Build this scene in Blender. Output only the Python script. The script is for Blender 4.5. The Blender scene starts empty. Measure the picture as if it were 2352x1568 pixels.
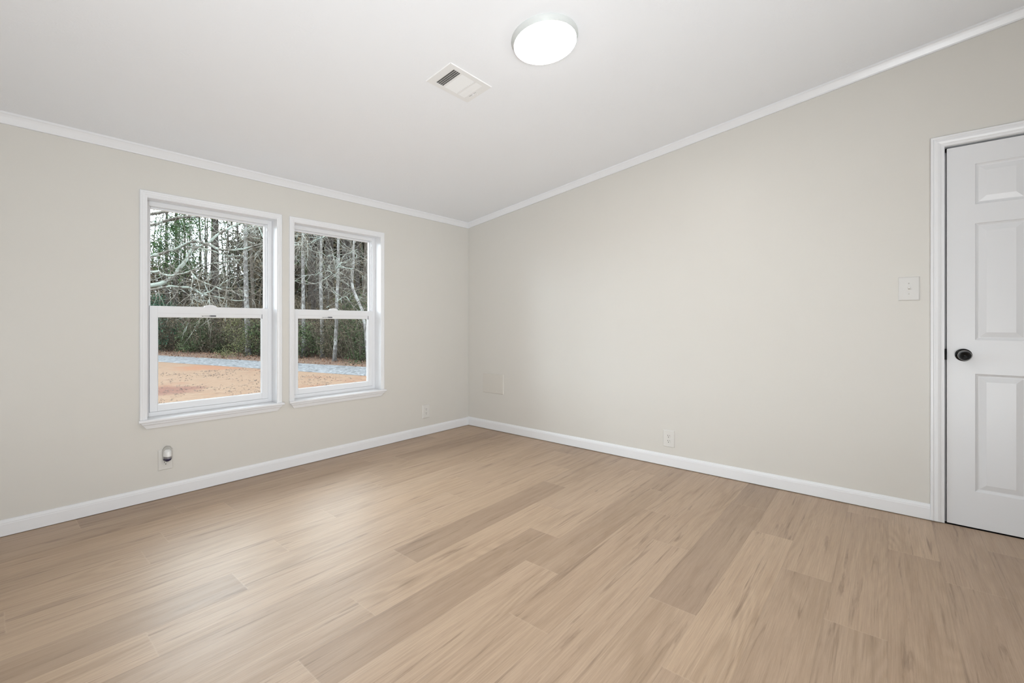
import bpy, bmesh, math, random
from mathutils import Vector, Matrix, noise

# ------------------------------------------------------------------ camera, sky, lights, exposure
scene = bpy.context.scene
C = scene.collection
CAM_H = 1.09
YAW = math.radians(49.93)
cam_data = bpy.data.cameras.new('camera')
cam_data.sensor_fit = 'HORIZONTAL'
cam_data.sensor_width = 36.0
cam_data.lens = 36.0 * 1030.0 / 2352.0
cam_data.shift_y = -41.0 / 2352.0
cam_data.clip_start = 0.02
cam_data.clip_end = 500
cam = bpy.data.objects.new('camera', cam_data)
cam.location = (0, 0, CAM_H)
cam.rotation_euler = (math.pi / 2, 0, -YAW)
C.objects.link(cam)
scene.camera = cam

SKY = 9.5
world = bpy.data.worlds.new('sky')
scene.world = world
world.use_nodes = True
wn = world.node_tree
wn.nodes.clear()
wo = wn.nodes.new('ShaderNodeOutputWorld')
wb = wn.nodes.new('ShaderNodeBackground')
wtc = wn.nodes.new('ShaderNodeTexCoord')
wsep = wn.nodes.new('ShaderNodeSeparateXYZ')
wr = wn.nodes.new('ShaderNodeValToRGB')
wr.color_ramp.elements[0].position = 0.0
wr.color_ramp.elements[0].color = (0.78, 0.90, 1.0, 1)
wr.color_ramp.elements[1].position = 0.7
wr.color_ramp.elements[1].color = (0.88, 0.95, 1.0, 1)
wn.links.new(wtc.outputs['Generated'], wsep.inputs[0])
wn.links.new(wsep.outputs['Z'], wr.inputs[0])
wn.links.new(wr.outputs[0], wb.inputs['Color'])
wb.inputs['Strength'].default_value = SKY
wn.links.new(wb.outputs[0], wo.inputs[0])


def area_light(name, loc, rot, sx, sy, power, color=(1, 1, 1)):
    d = bpy.data.lights.new(name, 'AREA')
    d.shape = 'RECTANGLE'
    d.size, d.size_y = sx, sy
    d.energy = power
    d.color = color
    o = bpy.data.objects.new(name, d)
    o.location = loc
    o.rotation_euler = rot
    C.objects.link(o)
    return o


# two added fill lights behind the camera, aimed at ceiling and far corner
area_light('bounce_fill', (-0.40, -0.85, 0.35), (math.radians(146), 0, math.radians(-34)), 0.9, 0.9, 61, (0.92, 0.965, 1.0))
fl = area_light('corner_fill', (-0.45, -0.85, 0.75), (math.radians(101), 0, math.radians(-40)), 1.0, 1.0, 20, (0.92, 0.965, 1.0))
fl.data.spread = math.radians(90)
LAMP = 58.0

vs = scene.view_settings
scene.display_settings.display_device = 'sRGB'
vs.view_transform = 'Standard'
vs.look = 'None'
vs.gamma = 1.0
vs.use_curve_mapping = False
vs.exposure = 0.0

# ------------------------------------------------------------------ room numbers (metres)
X0, Y0 = 3.398, 3.478          # door wall plane, window wall plane
XW, YB = -0.92, -1.34          # walls behind the camera
ZC, SL = 2.168, 0.1287         # ceiling height at the window wall, vault slope


def ceil_z(y):
    return ZC + SL * (Y0 - y)


# ------------------------------------------------------------------ material helpers
def new_mat(name):
    m = bpy.data.materials.new(name)
    m.use_nodes = True
    nt = m.node_tree
    b = nt.nodes['Principled BSDF']
    return m, nt, b


def plain(name, col, rough=0.5, metal=0.0, spec=0.5, bump=None, var=0.0):
    """plain paint: slight procedural mottling and optional noise bump (scale, strength, distance)"""
    m, nt, b = new_mat(name)
    b.inputs['Roughness'].default_value = rough
    b.inputs['Metallic'].default_value = metal
    b.inputs['Specular IOR Level'].default_value = spec
    tc = nt.nodes.new('ShaderNodeTexCoord')
    n = nt.nodes.new('ShaderNodeTexNoise')
    n.inputs['Scale'].default_value = 9.0
    nt.links.new(tc.outputs['Object'], n.inputs['Vector'])
    r = nt.nodes.new('ShaderNodeMix')
    r.data_type = 'RGBA'
    r.inputs[6].default_value = (*[c * (1 - var) for c in col], 1)
    r.inputs[7].default_value = (*[min(1, c * (1 + var)) for c in col], 1)
    nt.links.new(n.outputs['Fac'], r.inputs[0])
    nt.links.new(r.outputs[2], b.inputs['Base Color'])
    if bump:
        n2 = nt.nodes.new('ShaderNodeTexNoise')
        n2.inputs['Scale'].default_value = bump[0]
        n2.inputs['Detail'].default_value = 4
        nt.links.new(tc.outputs['Object'], n2.inputs['Vector'])
        bp = nt.nodes.new('ShaderNodeBump')
        bp.inputs['Strength'].default_value = bump[1]
        bp.inputs['Distance'].default_value = bump[2]
        nt.links.new(n2.outputs['Fac'], bp.inputs['Height'])
        nt.links.new(bp.outputs[0], b.inputs['Normal'])
    return m


WALL = plain('wall_paint', (0.635, 0.615, 0.575), 0.42, spec=0.35, bump=(260, 0.06, 0.002), var=0.008)
TRIM = plain('trim_paint', (0.76, 0.765, 0.78), 0.30, spec=0.45, var=0.004)
VINYL = plain('white_vinyl', (0.755, 0.76, 0.775), 0.30, spec=0.45, var=0.003)
DOORP = plain('door_paint', (0.70, 0.705, 0.72), 0.34, spec=0.4, bump=(120, 0.04, 0.001), var=0.004)
PLASTIC = plain('ivory_plastic', (0.66, 0.645, 0.615), 0.3, var=0.003)
SWPL = plain('grey_white_plastic', (0.635, 0.625, 0.605), 0.32, var=0.003)
BLANK = plain('painted_plate', (0.625, 0.598, 0.55), 0.42, spec=0.35, var=0.004)
SLOT = plain('slot_dark', (0.025, 0.023, 0.02), 0.6)
BLACK = plain('black_metal', (0.004, 0.004, 0.004), 0.22, metal=0.0, spec=0.22)
BLACKM = plain('black_latch', (0.006, 0.006, 0.006), 0.55, spec=0.12)
RING = plain('brushed_edge', (0.55, 0.53, 0.50), 0.25, metal=1.0)
INK = plain('label_ink', (0.02, 0.02, 0.022), 0.6)
INKG = plain('label_grey_ink', (0.09, 0.09, 0.10), 0.6)
STICK = plain('label_film', (0.80, 0.80, 0.80), 0.4)
VENTM = plain('vent_enamel', (0.80, 0.80, 0.795), 0.4, var=0.004)
DUCT = plain('duct_metal', (0.16, 0.16, 0.155), 0.5, metal=0.4)
STRIPE = plain('gap_shade', (0.12, 0.12, 0.13), 0.5)


def make_ceiling_mat():
    m, nt, b = new_mat('ceiling_texture')
    b.inputs['Base Color'].default_value = (0.845, 0.862, 0.89, 1)
    b.inputs['Roughness'].default_value = 0.7
    b.inputs['Specular IOR Level'].default_value = 0.25
    tc = nt.nodes.new('ShaderNodeTexCoord')
    n1 = nt.nodes.new('ShaderNodeTexNoise')
    n1.inputs['Scale'].default_value = 3.2
    n1.inputs['Detail'].default_value = 2
    nt.links.new(tc.outputs['Object'], n1.inputs['Vector'])
    mp = nt.nodes.new('ShaderNodeMapping')
    mp.inputs['Scale'].default_value = (16, 46, 16)
    mp.inputs['Rotation'].default_value = (0, 0, 0.7)
    nt.links.new(tc.outputs['Object'], mp.inputs['Vector'])
    n2 = nt.nodes.new('ShaderNodeTexNoise')
    n2.inputs['Scale'].default_value = 1.6
    n2.inputs['Detail'].default_value = 5
    n2.inputs['Distortion'].default_value = 1.6
    nt.links.new(mp.outputs[0], n2.inputs['Vector'])
    r1 = nt.nodes.new('ShaderNodeValToRGB')
    r1.color_ramp.elements[0].position = 0.47
    r1.color_ramp.elements[1].position = 0.60
    nt.links.new(n1.outputs['Fac'], r1.inputs[0])
    r2 = nt.nodes.new('ShaderNodeValToRGB')
    r2.color_ramp.elements[0].position = 0.53
    r2.color_ramp.elements[1].position = 0.66
    nt.links.new(n2.outputs['Fac'], r2.inputs[0])
    mu = nt.nodes.new('ShaderNodeMath')
    mu.operation = 'MULTIPLY'
    nt.links.new(r1.outputs[0], mu.inputs[0])
    nt.links.new(r2.outputs[0], mu.inputs[1])
    bp = nt.nodes.new('ShaderNodeBump')
    bp.inputs['Strength'].default_value = 0.22
    bp.inputs['Distance'].default_value = 0.004
    nt.links.new(mu.outputs[0], bp.inputs['Height'])
    nt.links.new(bp.outputs[0], b.inputs['Normal'])
    return m


CEIL = make_ceiling_mat()


def make_glass():
    m, nt, b = new_mat('window_glass')
    nt.nodes.remove(b)
    out = nt.nodes['Material Output']
    tr = nt.nodes.new('ShaderNodeBsdfTransparent')
    tr.inputs[0].default_value = (0.95, 0.965, 0.96, 1)
    gl = nt.nodes.new('ShaderNodeBsdfGlossy')
    gl.inputs['Roughness'].default_value = 0.02
    fr = nt.nodes.new('ShaderNodeFresnel')
    fr.inputs['IOR'].default_value = 1.18
    mx = nt.nodes.new('ShaderNodeMixShader')
    nt.links.new(fr.outputs[0], mx.inputs[0])
    nt.links.new(tr.outputs[0], mx.inputs[1])
    nt.links.new(gl.outputs[0], mx.inputs[2])
    nt.links.new(mx.outputs[0], out.inputs[0])
    return m


GLASS = make_glass()


def make_lamp_mat():
    m, nt, b = new_mat('lamp_diffuser')
    b.inputs['Base Color'].default_value = (0.9, 0.9, 0.9, 1)
    b.inputs['Emission Color'].default_value = (1.0, 0.985, 0.97, 1)
    b.inputs['Emission Strength'].default_value = LAMP
    b.inputs['Roughness'].default_value = 0.5
    return m


def make_lamp_rim():
    m, nt, b = new_mat('lamp_rim_acrylic')
    b.inputs['Base Color'].default_value = (0.60, 0.62, 0.61, 1)
    b.inputs['Roughness'].default_value = 0.35
    return m


def make_floor_mat():
    m, nt, b = new_mat('oak_planks')
    L = nt.links

    def N(t, **kw):
        n = nt.nodes.new(t)
        for k, v in kw.items():
            setattr(n, k, v)
        return n

    def M(op, a, c=None):
        n = N('ShaderNodeMath', operation=op)
        for i, s in enumerate((a, c)):
            if s is None:
                continue
            if isinstance(s, (int, float)):
                n.inputs[i].default_value = s
            else:
                L.new(s, n.inputs[i])
        return n.outputs[0]

    pc = N('ShaderNodeAttribute', attribute_name='plank_co')     # along, across, seed
    pr = N('ShaderNodeAttribute', attribute_name='plank_rand')   # tone, hue, length
    cs = N('ShaderNodeSeparateXYZ')
    L.new(pc.outputs['Vector'], cs.inputs[0])
    rs = N('ShaderNodeSeparateXYZ')
    L.new(pr.outputs['Vector'], rs.inputs[0])
    u, v, seed = cs.outputs
    tone, hue, plen = rs.outputs
    off = M('MULTIPLY', seed, 37.7)

    def coord(su, sv, k):
        c = N('ShaderNodeCombineXYZ')
        L.new(M('MULTIPLY', M('ADD', u, off), su), c.inputs[0])
        L.new(M('MULTIPLY', v, sv), c.inputs[1])
        L.new(M('MULTIPLY', seed, k), c.inputs[2])
        return c.outputs[0]

    def noise_t(vec, scale, detail, dist=0.0, rough=0.55):
        n = N('ShaderNodeTexNoise')
        n.inputs['Scale'].default_value = scale
        n.inputs['Detail'].default_value = detail
        n.inputs['Distortion'].default_value = dist
        n.inputs['Roughness'].default_value = rough
        L.new(vec, n.inputs['Vector'])
        return n.outputs['Fac']

    def ramp(fac, p0, p1, c0=(0, 0, 0, 1), c1=(1, 1, 1, 1)):
        r = N('ShaderNodeValToRGB')
        r.color_ramp.elements[0].position = p0
        r.color_ramp.elements[1].position = p1
        r.color_ramp.elements[0].color = c0
        r.color_ramp.elements[1].color = c1
        L.new(fac, r.inputs[0])
        return r.outputs[0]

    def mix(fac, a, c, mode='MIX'):
        n = N('ShaderNodeMix', data_type='RGBA', blend_type=mode)
        if isinstance(fac, (int, float)):
            n.inputs[0].default_value = fac
        else:
            L.new(fac, n.inputs[0])
        for i, s in ((6, a), (7, c)):
            if isinstance(s, tuple):
                n.inputs[i].default_value = s
            else:
                L.new(s, n.inputs[i])
        return n.outputs[2]

    streak = noise_t(coord(1.6, 30, 19), 1.0, 5, 0.4)
    pores = noise_t(coord(6, 330, 7), 1.0, 3, 0.0, 0.6)
    fiber = noise_t(coord(7, 150, 71), 1.0, 4, 0.3, 0.65)
    cloud = noise_t(coord(1.3, 5, 29), 1.0, 3, 0.5)
    darks = noise_t(coord(1.7, 34, 43), 1.0, 5, 0.9, 0.62)
    knots = noise_t(coord(5.0, 14, 61), 1.0, 2, 0.3)
    # cathedral arches: rings of a stretched noise field
    field = noise_t(coord(0.9, 5.5, 11), 1.0, 1, 0.0, 0.4)
    rings = M('SINE', M('MULTIPLY', field, 95.0))
    rings01 = M('MULTIPLY_ADD', rings, 0.5)
    nt_last = rings01.node
    nt_last.inputs[2].default_value = 0.5
    ringmask = ramp(noise_t(coord(0.7, 4, 5), 1.0, 2), 0.50, 0.62)

    base = mix(tone, (0.330, 0.224, 0.150, 1), (0.590, 0.428, 0.294, 1))
    base = mix(M('MULTIPLY', hue, 0.20), base, (0.40, 0.305, 0.240, 1))
    base = mix(M('MULTIPLY', ramp(streak, 0.44, 0.72), 0.55), base, (0.66, 0.61, 0.56, 1), 'MULTIPLY')
    base = mix(M('MULTIPLY', ramp(cloud, 0.40, 0.75), 0.25), base, (0.60, 0.455, 0.315, 1))
    base = mix(M('MULTIPLY', M('MULTIPLY', ringmask, rings01), 0.48), base, (0.33, 0.225, 0.14, 1))
    base = mix(M('MULTIPLY', ramp(darks, 0.575, 0.70), 0.85), base, (0.46, 0.42, 0.40, 1), 'MULTIPLY')
    base = mix(M('MULTIPLY', ramp(knots, 0.745, 0.80), 0.6), base, (0.16, 0.105, 0.07, 1))
    base = mix(M('MULTIPLY', ramp(pores, 0.38, 0.62), 0.34), base, (0.26, 0.18, 0.12, 1))
    base = mix(M('MULTIPLY', ramp(fiber, 0.46, 0.66), 0.24), base, (0.24, 0.160, 0.105, 1))
    base = mix(M('MULTIPLY', ramp(fiber, 0.46, 0.34), 0.08), base, (0.66, 0.50, 0.36, 1))
    # seams; the end joints get a pale painted bevel highlight
    W = 0.1827
    e1 = M('MINIMUM', v, M('SUBTRACT', W, v))
    e2 = M('MINIMUM', u, M('SUBTRACT', plen, u))
    e = M('MINIMUM', e1, e2)
    joint_glint = ramp(e2, 0.0010, 0.0022, (1, 1, 1, 1), (0, 0, 0, 1))
    base = mix(M('MULTIPLY', joint_glint, 0.22), base, (0.62, 0.48, 0.36, 1))
    seam = ramp(e1, 0.0006, 0.0016, (1, 1, 1, 1), (0, 0, 0, 1))
    base = mix(M('MULTIPLY', seam, 0.14), base, (0.13, 0.09, 0.06, 1))
    L.new(base, b.inputs['Base Color'])
    b.inputs['Specular IOR Level'].default_value = 0.58
    rgh = N('ShaderNodeMapRange')
    rgh.inputs[3].default_value = 0.36
    rgh.inputs[4].default_value = 0.50
    L.new(streak, rgh.inputs[0])
    L.new(rgh.outputs[0], b.inputs['Roughness'])
    h = M('SUBTRACT', M('MULTIPLY', M('ADD', pores, M('MULTIPLY', streak, 0.5)), 1.0), M('MULTIPLY', seam, 2.0))
    bp = N('ShaderNodeBump')
    bp.inputs['Strength'].default_value = 0.16
    bp.inputs['Distance'].default_value = 0.0012
    L.new(h, bp.inputs['Height'])
    L.new(bp.outputs[0], b.inputs['Normal'])
    return m


# ------------------------------------------------------------------ object helpers
def link_mesh(name, bm, mat, parent=None, smooth=False):
    me = bpy.data.meshes.new(name)
    bm.normal_update()
    bm.to_mesh(me)
    bm.free()
    mats = mat if isinstance(mat, (list, tuple)) else [mat]
    for mm in mats:
        me.materials.append(mm)
    if smooth:
        for p in me.polygons:
            p.use_smooth = True
    o = bpy.data.objects.new(name, me)
    C.objects.link(o)
    if parent is not None:
        o.parent = parent
    return o


def tag(o, label=None, cat=None, group=None, kind=None):
    if label:
        o['label'] = label
    if cat:
        o['category'] = cat
    if group:
        o['group'] = group
    if kind:
        o['kind'] = kind
    return o


def empty(name, loc=(0, 0, 0)):
    o = bpy.data.objects.new(name, None)
    o.empty_display_size = 0.05
    o.location = loc
    C.objects.link(o)
    return o


def dup(root, loc):
    r = root.copy()
    C.objects.link(r)
    r.location = loc
    for ch in root.children:
        c = ch.copy()
        C.objects.link(c)
        c.parent = r
        for g in ch.children:
            d = g.copy()
            C.objects.link(d)
            d.parent = c
    return r


def box(bm, x0, x1, y0, y1, z0, z1, mi=0):
    v = [bm.verts.new(p) for p in ((x0, y0, z0), (x1, y0, z0), (x1, y1, z0), (x0, y1, z0),
                                   (x0, y0, z1), (x1, y0, z1), (x1, y1, z1), (x0, y1, z1))]
    for idx in ((0, 3, 2, 1), (4, 5, 6, 7), (0, 1, 5, 4), (1, 2, 6, 5), (2, 3, 7, 6), (3, 0, 4, 7)):
        f = bm.faces.new([v[i] for i in idx])
        f.material_index = mi
    return v


def bevel_all(bm, w, seg=2):
    bmesh.ops.bevel(bm, geom=list(bm.edges), offset=w, segments=seg, affect='EDGES', profile=0.5)


def bbox_obj(name, x0, x1, y0, y1, z0, z1, mat, parent=None, bev=0.0):
    bm = bmesh.new()
    box(bm, x0, x1, y0, y1, z0, z1)
    if bev:
        bevel_all(bm, bev)
    return link_mesh(name, bm, mat, parent)


def sweep(bm, prof, stations):
    """prof: list of 2-D profile points (closed); stations: list of functions mapping (a, b) -> xyz"""
    rings = [[bm.verts.new(st(a, b)) for a, b in prof] for st in stations]
    n = len(prof)
    for r0, r1 in zip(rings[:-1], rings[1:]):
        for i in range(n):
            bm.faces.new((r0[i], r0[(i + 1) % n], r1[(i + 1) % n], r1[i]))
    bm.faces.new(list(reversed(rings[0])))
    bm.faces.new(rings[-1])
    bmesh.ops.recalc_face_normals(bm, faces=bm.faces)


def lathe(bm, prof, mat4, seg=40, mi=0):
    """prof: (radius, height) list, spun about local z then transformed"""
    rings = []
    for r, h in prof:
        if r < 1e-6:
            rings.append([bm.verts.new(mat4 @ Vector((0, 0, h)))])
        else:
            rings.append([bm.verts.new(mat4 @ Vector((r * math.cos(2 * math.pi * i / seg), r * math.sin(2 * math.pi * i / seg), h))) for i in range(seg)])
    for a, c in zip(rings[:-1], rings[1:]):
        for i in range(seg):
            j = (i + 1) % seg
            if len(a) == 1 and len(c) == 1:
                continue
            if len(a) == 1:
                f = bm.faces.new((a[0], c[i], c[j]))
            elif len(c) == 1:
                f = bm.faces.new((a[i], a[j], c[0]))
            else:
                f = bm.faces.new((a[i], a[j], c[j], c[i]))
            f.material_index = mi
            f.smooth = True
    return rings


# ------------------------------------------------------------------ room shell
# floor: one mesh of planks laid in the photograph's pattern
PW = 0.1827
known = {0: 0.348, 1: 0.75, 2: 0.963, 3: 0.61, 4: 0.50, 5: 0.061, 6: 0.957, 7: 0.711, 8: 0.38, 9: 1.287, 10: 0.953,
         11: 0.666, 12: 0.39, 13: 1.287, 14: 0.962, 15: 0.49, 16: 0.166, 17: 1.08, 18: 0.778, 19: 0.37, 20: 0.161}
PL = 1.232
random.seed(11)
bm = bmesh.new()
lc = bm.loops.layers.float_vector.new('plank_co')
lr = bm.loops.layers.float_vector.new('plank_rand')
tones = {(9, 0): 0.08, (12, 1): 0.30, (12, 2): 0.42, (15, 1): 0.20, (15, 2): 0.08, (11, 0): 0.28, (12, 0): 0.85, (10, 0): 0.78, (10, 1): 0.62, (9, 1): 0.50,
         (11, 1): 0.82, (14, 0): 0.72, (14, 1): 0.62, (13, 0): 0.55, (13, 1): 0.60, (13, 2): 0.66, (15, 0): 0.60, (16, 1): 0.85, (16, 2): 0.55, (16, 0): 0.50,
         (17, 0): 0.45, (17, 1): 0.66, (18, 0): 0.40, (18, 1): 0.55, (18, 2): 0.70, (19, 0): 0.60, (19, 1): 0.36, (20, 1): 0.28, (20, 2): 0.45,
         (8, 0): 0.85, (8, 1): 0.72, (8, 2): 0.40, (7, 0): 0.85, (7, 1): 0.66, (6, 1): 0.60, (6, 0): 0.75}
row = 0
y1 = 3.475
while y1 > YB:
    y0 = y1 - PW
    off = known.get(row, random.uniform(0, PL))
    k = math.floor((XW - off) / PL)
    while off + k * PL < X0:
        a, c = off + k * PL, off + (k + 1) * PL
        ca, cc = max(a, XW), min(c, X0)
        if cc - ca > 0.002:
            seed = random.random()
            tone = tones.get((row, k), random.uniform(0.2, 0.4) if random.random() < 0.15 else random.uniform(0.5, 0.85))
            hue = random.random()
            yy0 = max(y0, YB)
            yt = Y0 if row == 0 else y1
            vs_ = [bm.verts.new(p) for p in ((ca, yy0, 0), (cc, yy0, 0), (cc, yt, 0), (ca, yt, 0))]
            f = bm.faces.new(vs_)
            for lp in f.loops:
                co = lp.vert.co
                lp[lc] = (co.x - a, co.y - y0, seed)
                lp[lr] = (tone, hue, PL)
        k += 1
    y1 = y0
    row += 1
floor_o = link_mesh('floor', bm, make_floor_mat())
tag(floor_o, 'light oak plank floor running along the window wall', 'floor', kind='structure')
bbox_obj('trim_3', XW - 0.2, X0 + 0.3, YB - 0.2, Y0 + 0.2, -0.14, -0.004, SLOT)
sub = bpy.data.objects['trim_3']
tag(sub, 'dark underlay edge below the oak planks', 'subfloor', kind='structure')

# window wall
WX = (0.626, 1.512)            # outer left edge of each window casing
WW = 0.832                     # casing outer width
CW = 0.037                     # casing width
ZS, ZH = 0.503, 1.862          # stool top, jamb head
WT = 0.16
bm = bmesh.new()
xa = XW - 0.15
for wx in WX:
    wl, wr = wx + CW - 0.0135, wx + WW - CW + 0.0135
    box(bm, xa, wl, Y0, Y0 + WT, -0.1, 2.3)
    box(bm, wl, wr, Y0, Y0 + WT, -0.1, ZS - 0.019)
    box(bm, wl, wr, Y0, Y0 + WT, ZH + 0.0125, 2.3)
    xa = wr
box(bm, xa, X0 + 0.15, Y0, Y0 + WT, -0.1, 2.3)
tag(link_mesh('wall_left', bm, WALL), 'warm grey painted wall with the two windows', 'wall', kind='structure')

# door wall (solid, with a shallow recess where the door hangs)
DY1, DY0 = -0.241, -0.952      # door leaf edges
DZ = 2.043                     # door leaf top
OY1, OY0, OZ = -0.232, -0.961, 2.054   # jamb opening
bm = bmesh.new()


def wall_slope(bm, x0, x1, ya, yb, za=-0.1):
    pts = []
    for x in (x0, x1):
        for y, z in ((ya, za), (yb, za), (yb, ceil_z(yb) + 0.08), (ya, ceil_z(ya) + 0.08)):
            pts.append(bm.verts.new((x, y, z)))
    for idx in ((0, 1, 2, 3), (7, 6, 5, 4), (0, 4, 5, 1), (1, 5, 6, 2), (2, 6, 7, 3), (3, 7, 4, 0)):
        bm.faces.new([pts[i] for i in idx])


wall_slope(bm, X0, X0 + 0.10, OY1 + 0.012, Y0 + 0.01)
wall_slope(bm, X0, X0 + 0.10, YB - 0.01, OY0 - 0.012)
wall_slope(bm, X0, X0 + 0.10, OY0 - 0.012, OY1 + 0.012, OZ + 0.012)
wall_slope(bm, X0 + 0.10, X0 + 0.16, YB - 0.01, Y0 + 0.01)
bmesh.ops.recalc_face_normals(bm, faces=bm.faces)
tag(link_mesh('wall_right', bm, WALL), 'warm grey painted wall with the white panel door', 'wall', kind='structure')

# the two walls behind the camera
bm = bmesh.new()
box(bm, XW - 0.15, X0 + 0.15, YB - 0.15, YB, -0.1, ceil_z(YB) + 0.1)
tag(link_mesh('wall_back', bm, WALL), 'warm grey wall behind the viewer on the door side', 'wall', kind='structure')
bm = bmesh.new()
wall_slope(bm, XW - 0.15, XW, YB, Y0)
bmesh.ops.recalc_face_normals(bm, faces=bm.faces)
tag(link_mesh('wall_near', bm, WALL), 'warm grey wall behind the viewer on the window side', 'wall', kind='structure')

# vaulted ceiling
bm = bmesh.new()
vv = []
for dz in (0, 0.12):
    for x, y in ((XW - 0.15, YB - 0.15), (X0 + 0.15, YB - 0.15), (X0 + 0.15, Y0 + 0.15), (XW - 0.15, Y0 + 0.15)):
        vv.append(bm.verts.new((x, y, ceil_z(y) + dz)))
for idx in ((0, 1, 2, 3), (7, 6, 5, 4), (0, 4, 5, 1), (1, 5, 6, 2), (2, 6, 7, 3), (3, 7, 4, 0)):
    bm.faces.new([vv[i] for i in idx])
bmesh.ops.recalc_face_normals(bm, faces=bm.faces)
tag(link_mesh('ceiling', bm, CEIL), 'white textured ceiling sloping up from the window wall', 'ceiling', kind='structure')

# crown trim: small cove profile (out from wall, down from ceiling)
crown = [(0, 0.004), (0.030, 0.004), (0.030, -0.010), (0.026, -0.014), (0.020, -0.024), (0.012, -0.040), (0.009, -0.046), (0.009, -0.054), (0, -0.054)]
bm = bmesh.new()
sweep(bm, crown, [lambda a, b: (XW, Y0 - a, ZC + b + SL * a), lambda a, b: (X0 - a, Y0 - a, ZC + b + SL * a)])
tag(link_mesh('trim_1', bm, TRIM), 'white crown trim along the top of the window wall', 'trim', kind='structure')
bm = bmesh.new()
sweep(bm, crown, [lambda a, b: (X0 - a, Y0 - a, ceil_z(Y0 - a) + b), lambda a, b: (X0 - a, YB, ceil_z(YB) + b)])
tag(link_mesh('trim_2', bm, TRIM), 'white crown trim climbing along the top of the door wall', 'trim', kind='structure')

# baseboards
base_p = [(0, 0.003), (0.013, 0.003), (0.013, 0.062), (0.0115, 0.066), (0.0115, 0.070), (0.008, 0.077), (0.005, 0.083), (0, 0.085)]
bm = bmesh.new()
sweep(bm, base_p, [lambda a, b: (XW, Y0 - a, b), lambda a, b: (X0 - a, Y0 - a, b)])
tag(link_mesh('baseboard_left', bm, TRIM), 'white baseboard under the windows', 'baseboard', kind='structure')
base_q = [(a, b + 0.002 if b < 0.01 else b * 1.04 + 0.002) for a, b in base_p]
bm = bmesh.new()
sweep(bm, base_q, [lambda a, b: (X0 - a, Y0 - a, b), lambda a, b: (X0 - a, -0.174, b)])
tag(link_mesh('baseboard_right', bm, TRIM), 'white baseboard between the corner and the door', 'baseboard', kind='structure')


# ------------------------------------------------------------------ windows
def text_mesh(name, body, size, mat, parent, loc, rot, xscale=1.0):
    cu = bpy.data.curves.new(name, 'FONT')
    cu.body = body
    cu.size = size
    cu.offset = size * 0.02
    to = bpy.data.objects.new(name + '_src', cu)
    C.objects.link(to)
    dg = bpy.context.evaluated_depsgraph_get()
    me = bpy.data.meshes.new_from_object(to.evaluated_get(dg))
    bpy.data.objects.remove(to)
    me.name = name
    me.materials.clear()
    me.materials.append(mat)
    o = bpy.data.objects.new(name, me)
    C.objects.link(o)
    o.parent = parent
    o.location = loc
    o.rotation_euler = rot
    o.scale = (xscale, 1, 1)
    return o


def ring_frame(bm, x0, x1, z0, z1, w, y0, y1, wt=None, wb=None):
    """rectangular frame: outer x0..x1/z0..z1, member width w"""
    wt = w if wt is None else wt
    wb = w if wb is None else wb
    box(bm, x0, x0 + w, y0, y1, z0, z1)
    box(bm, x1 - w, x1, y0, y1, z0, z1)
    box(bm, x0 + w, x1 - w, y0, y1, z1 - wt, z1)
    box(bm, x0 + w, x1 - w, y0, y1, z0, z0 + wb)


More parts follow.
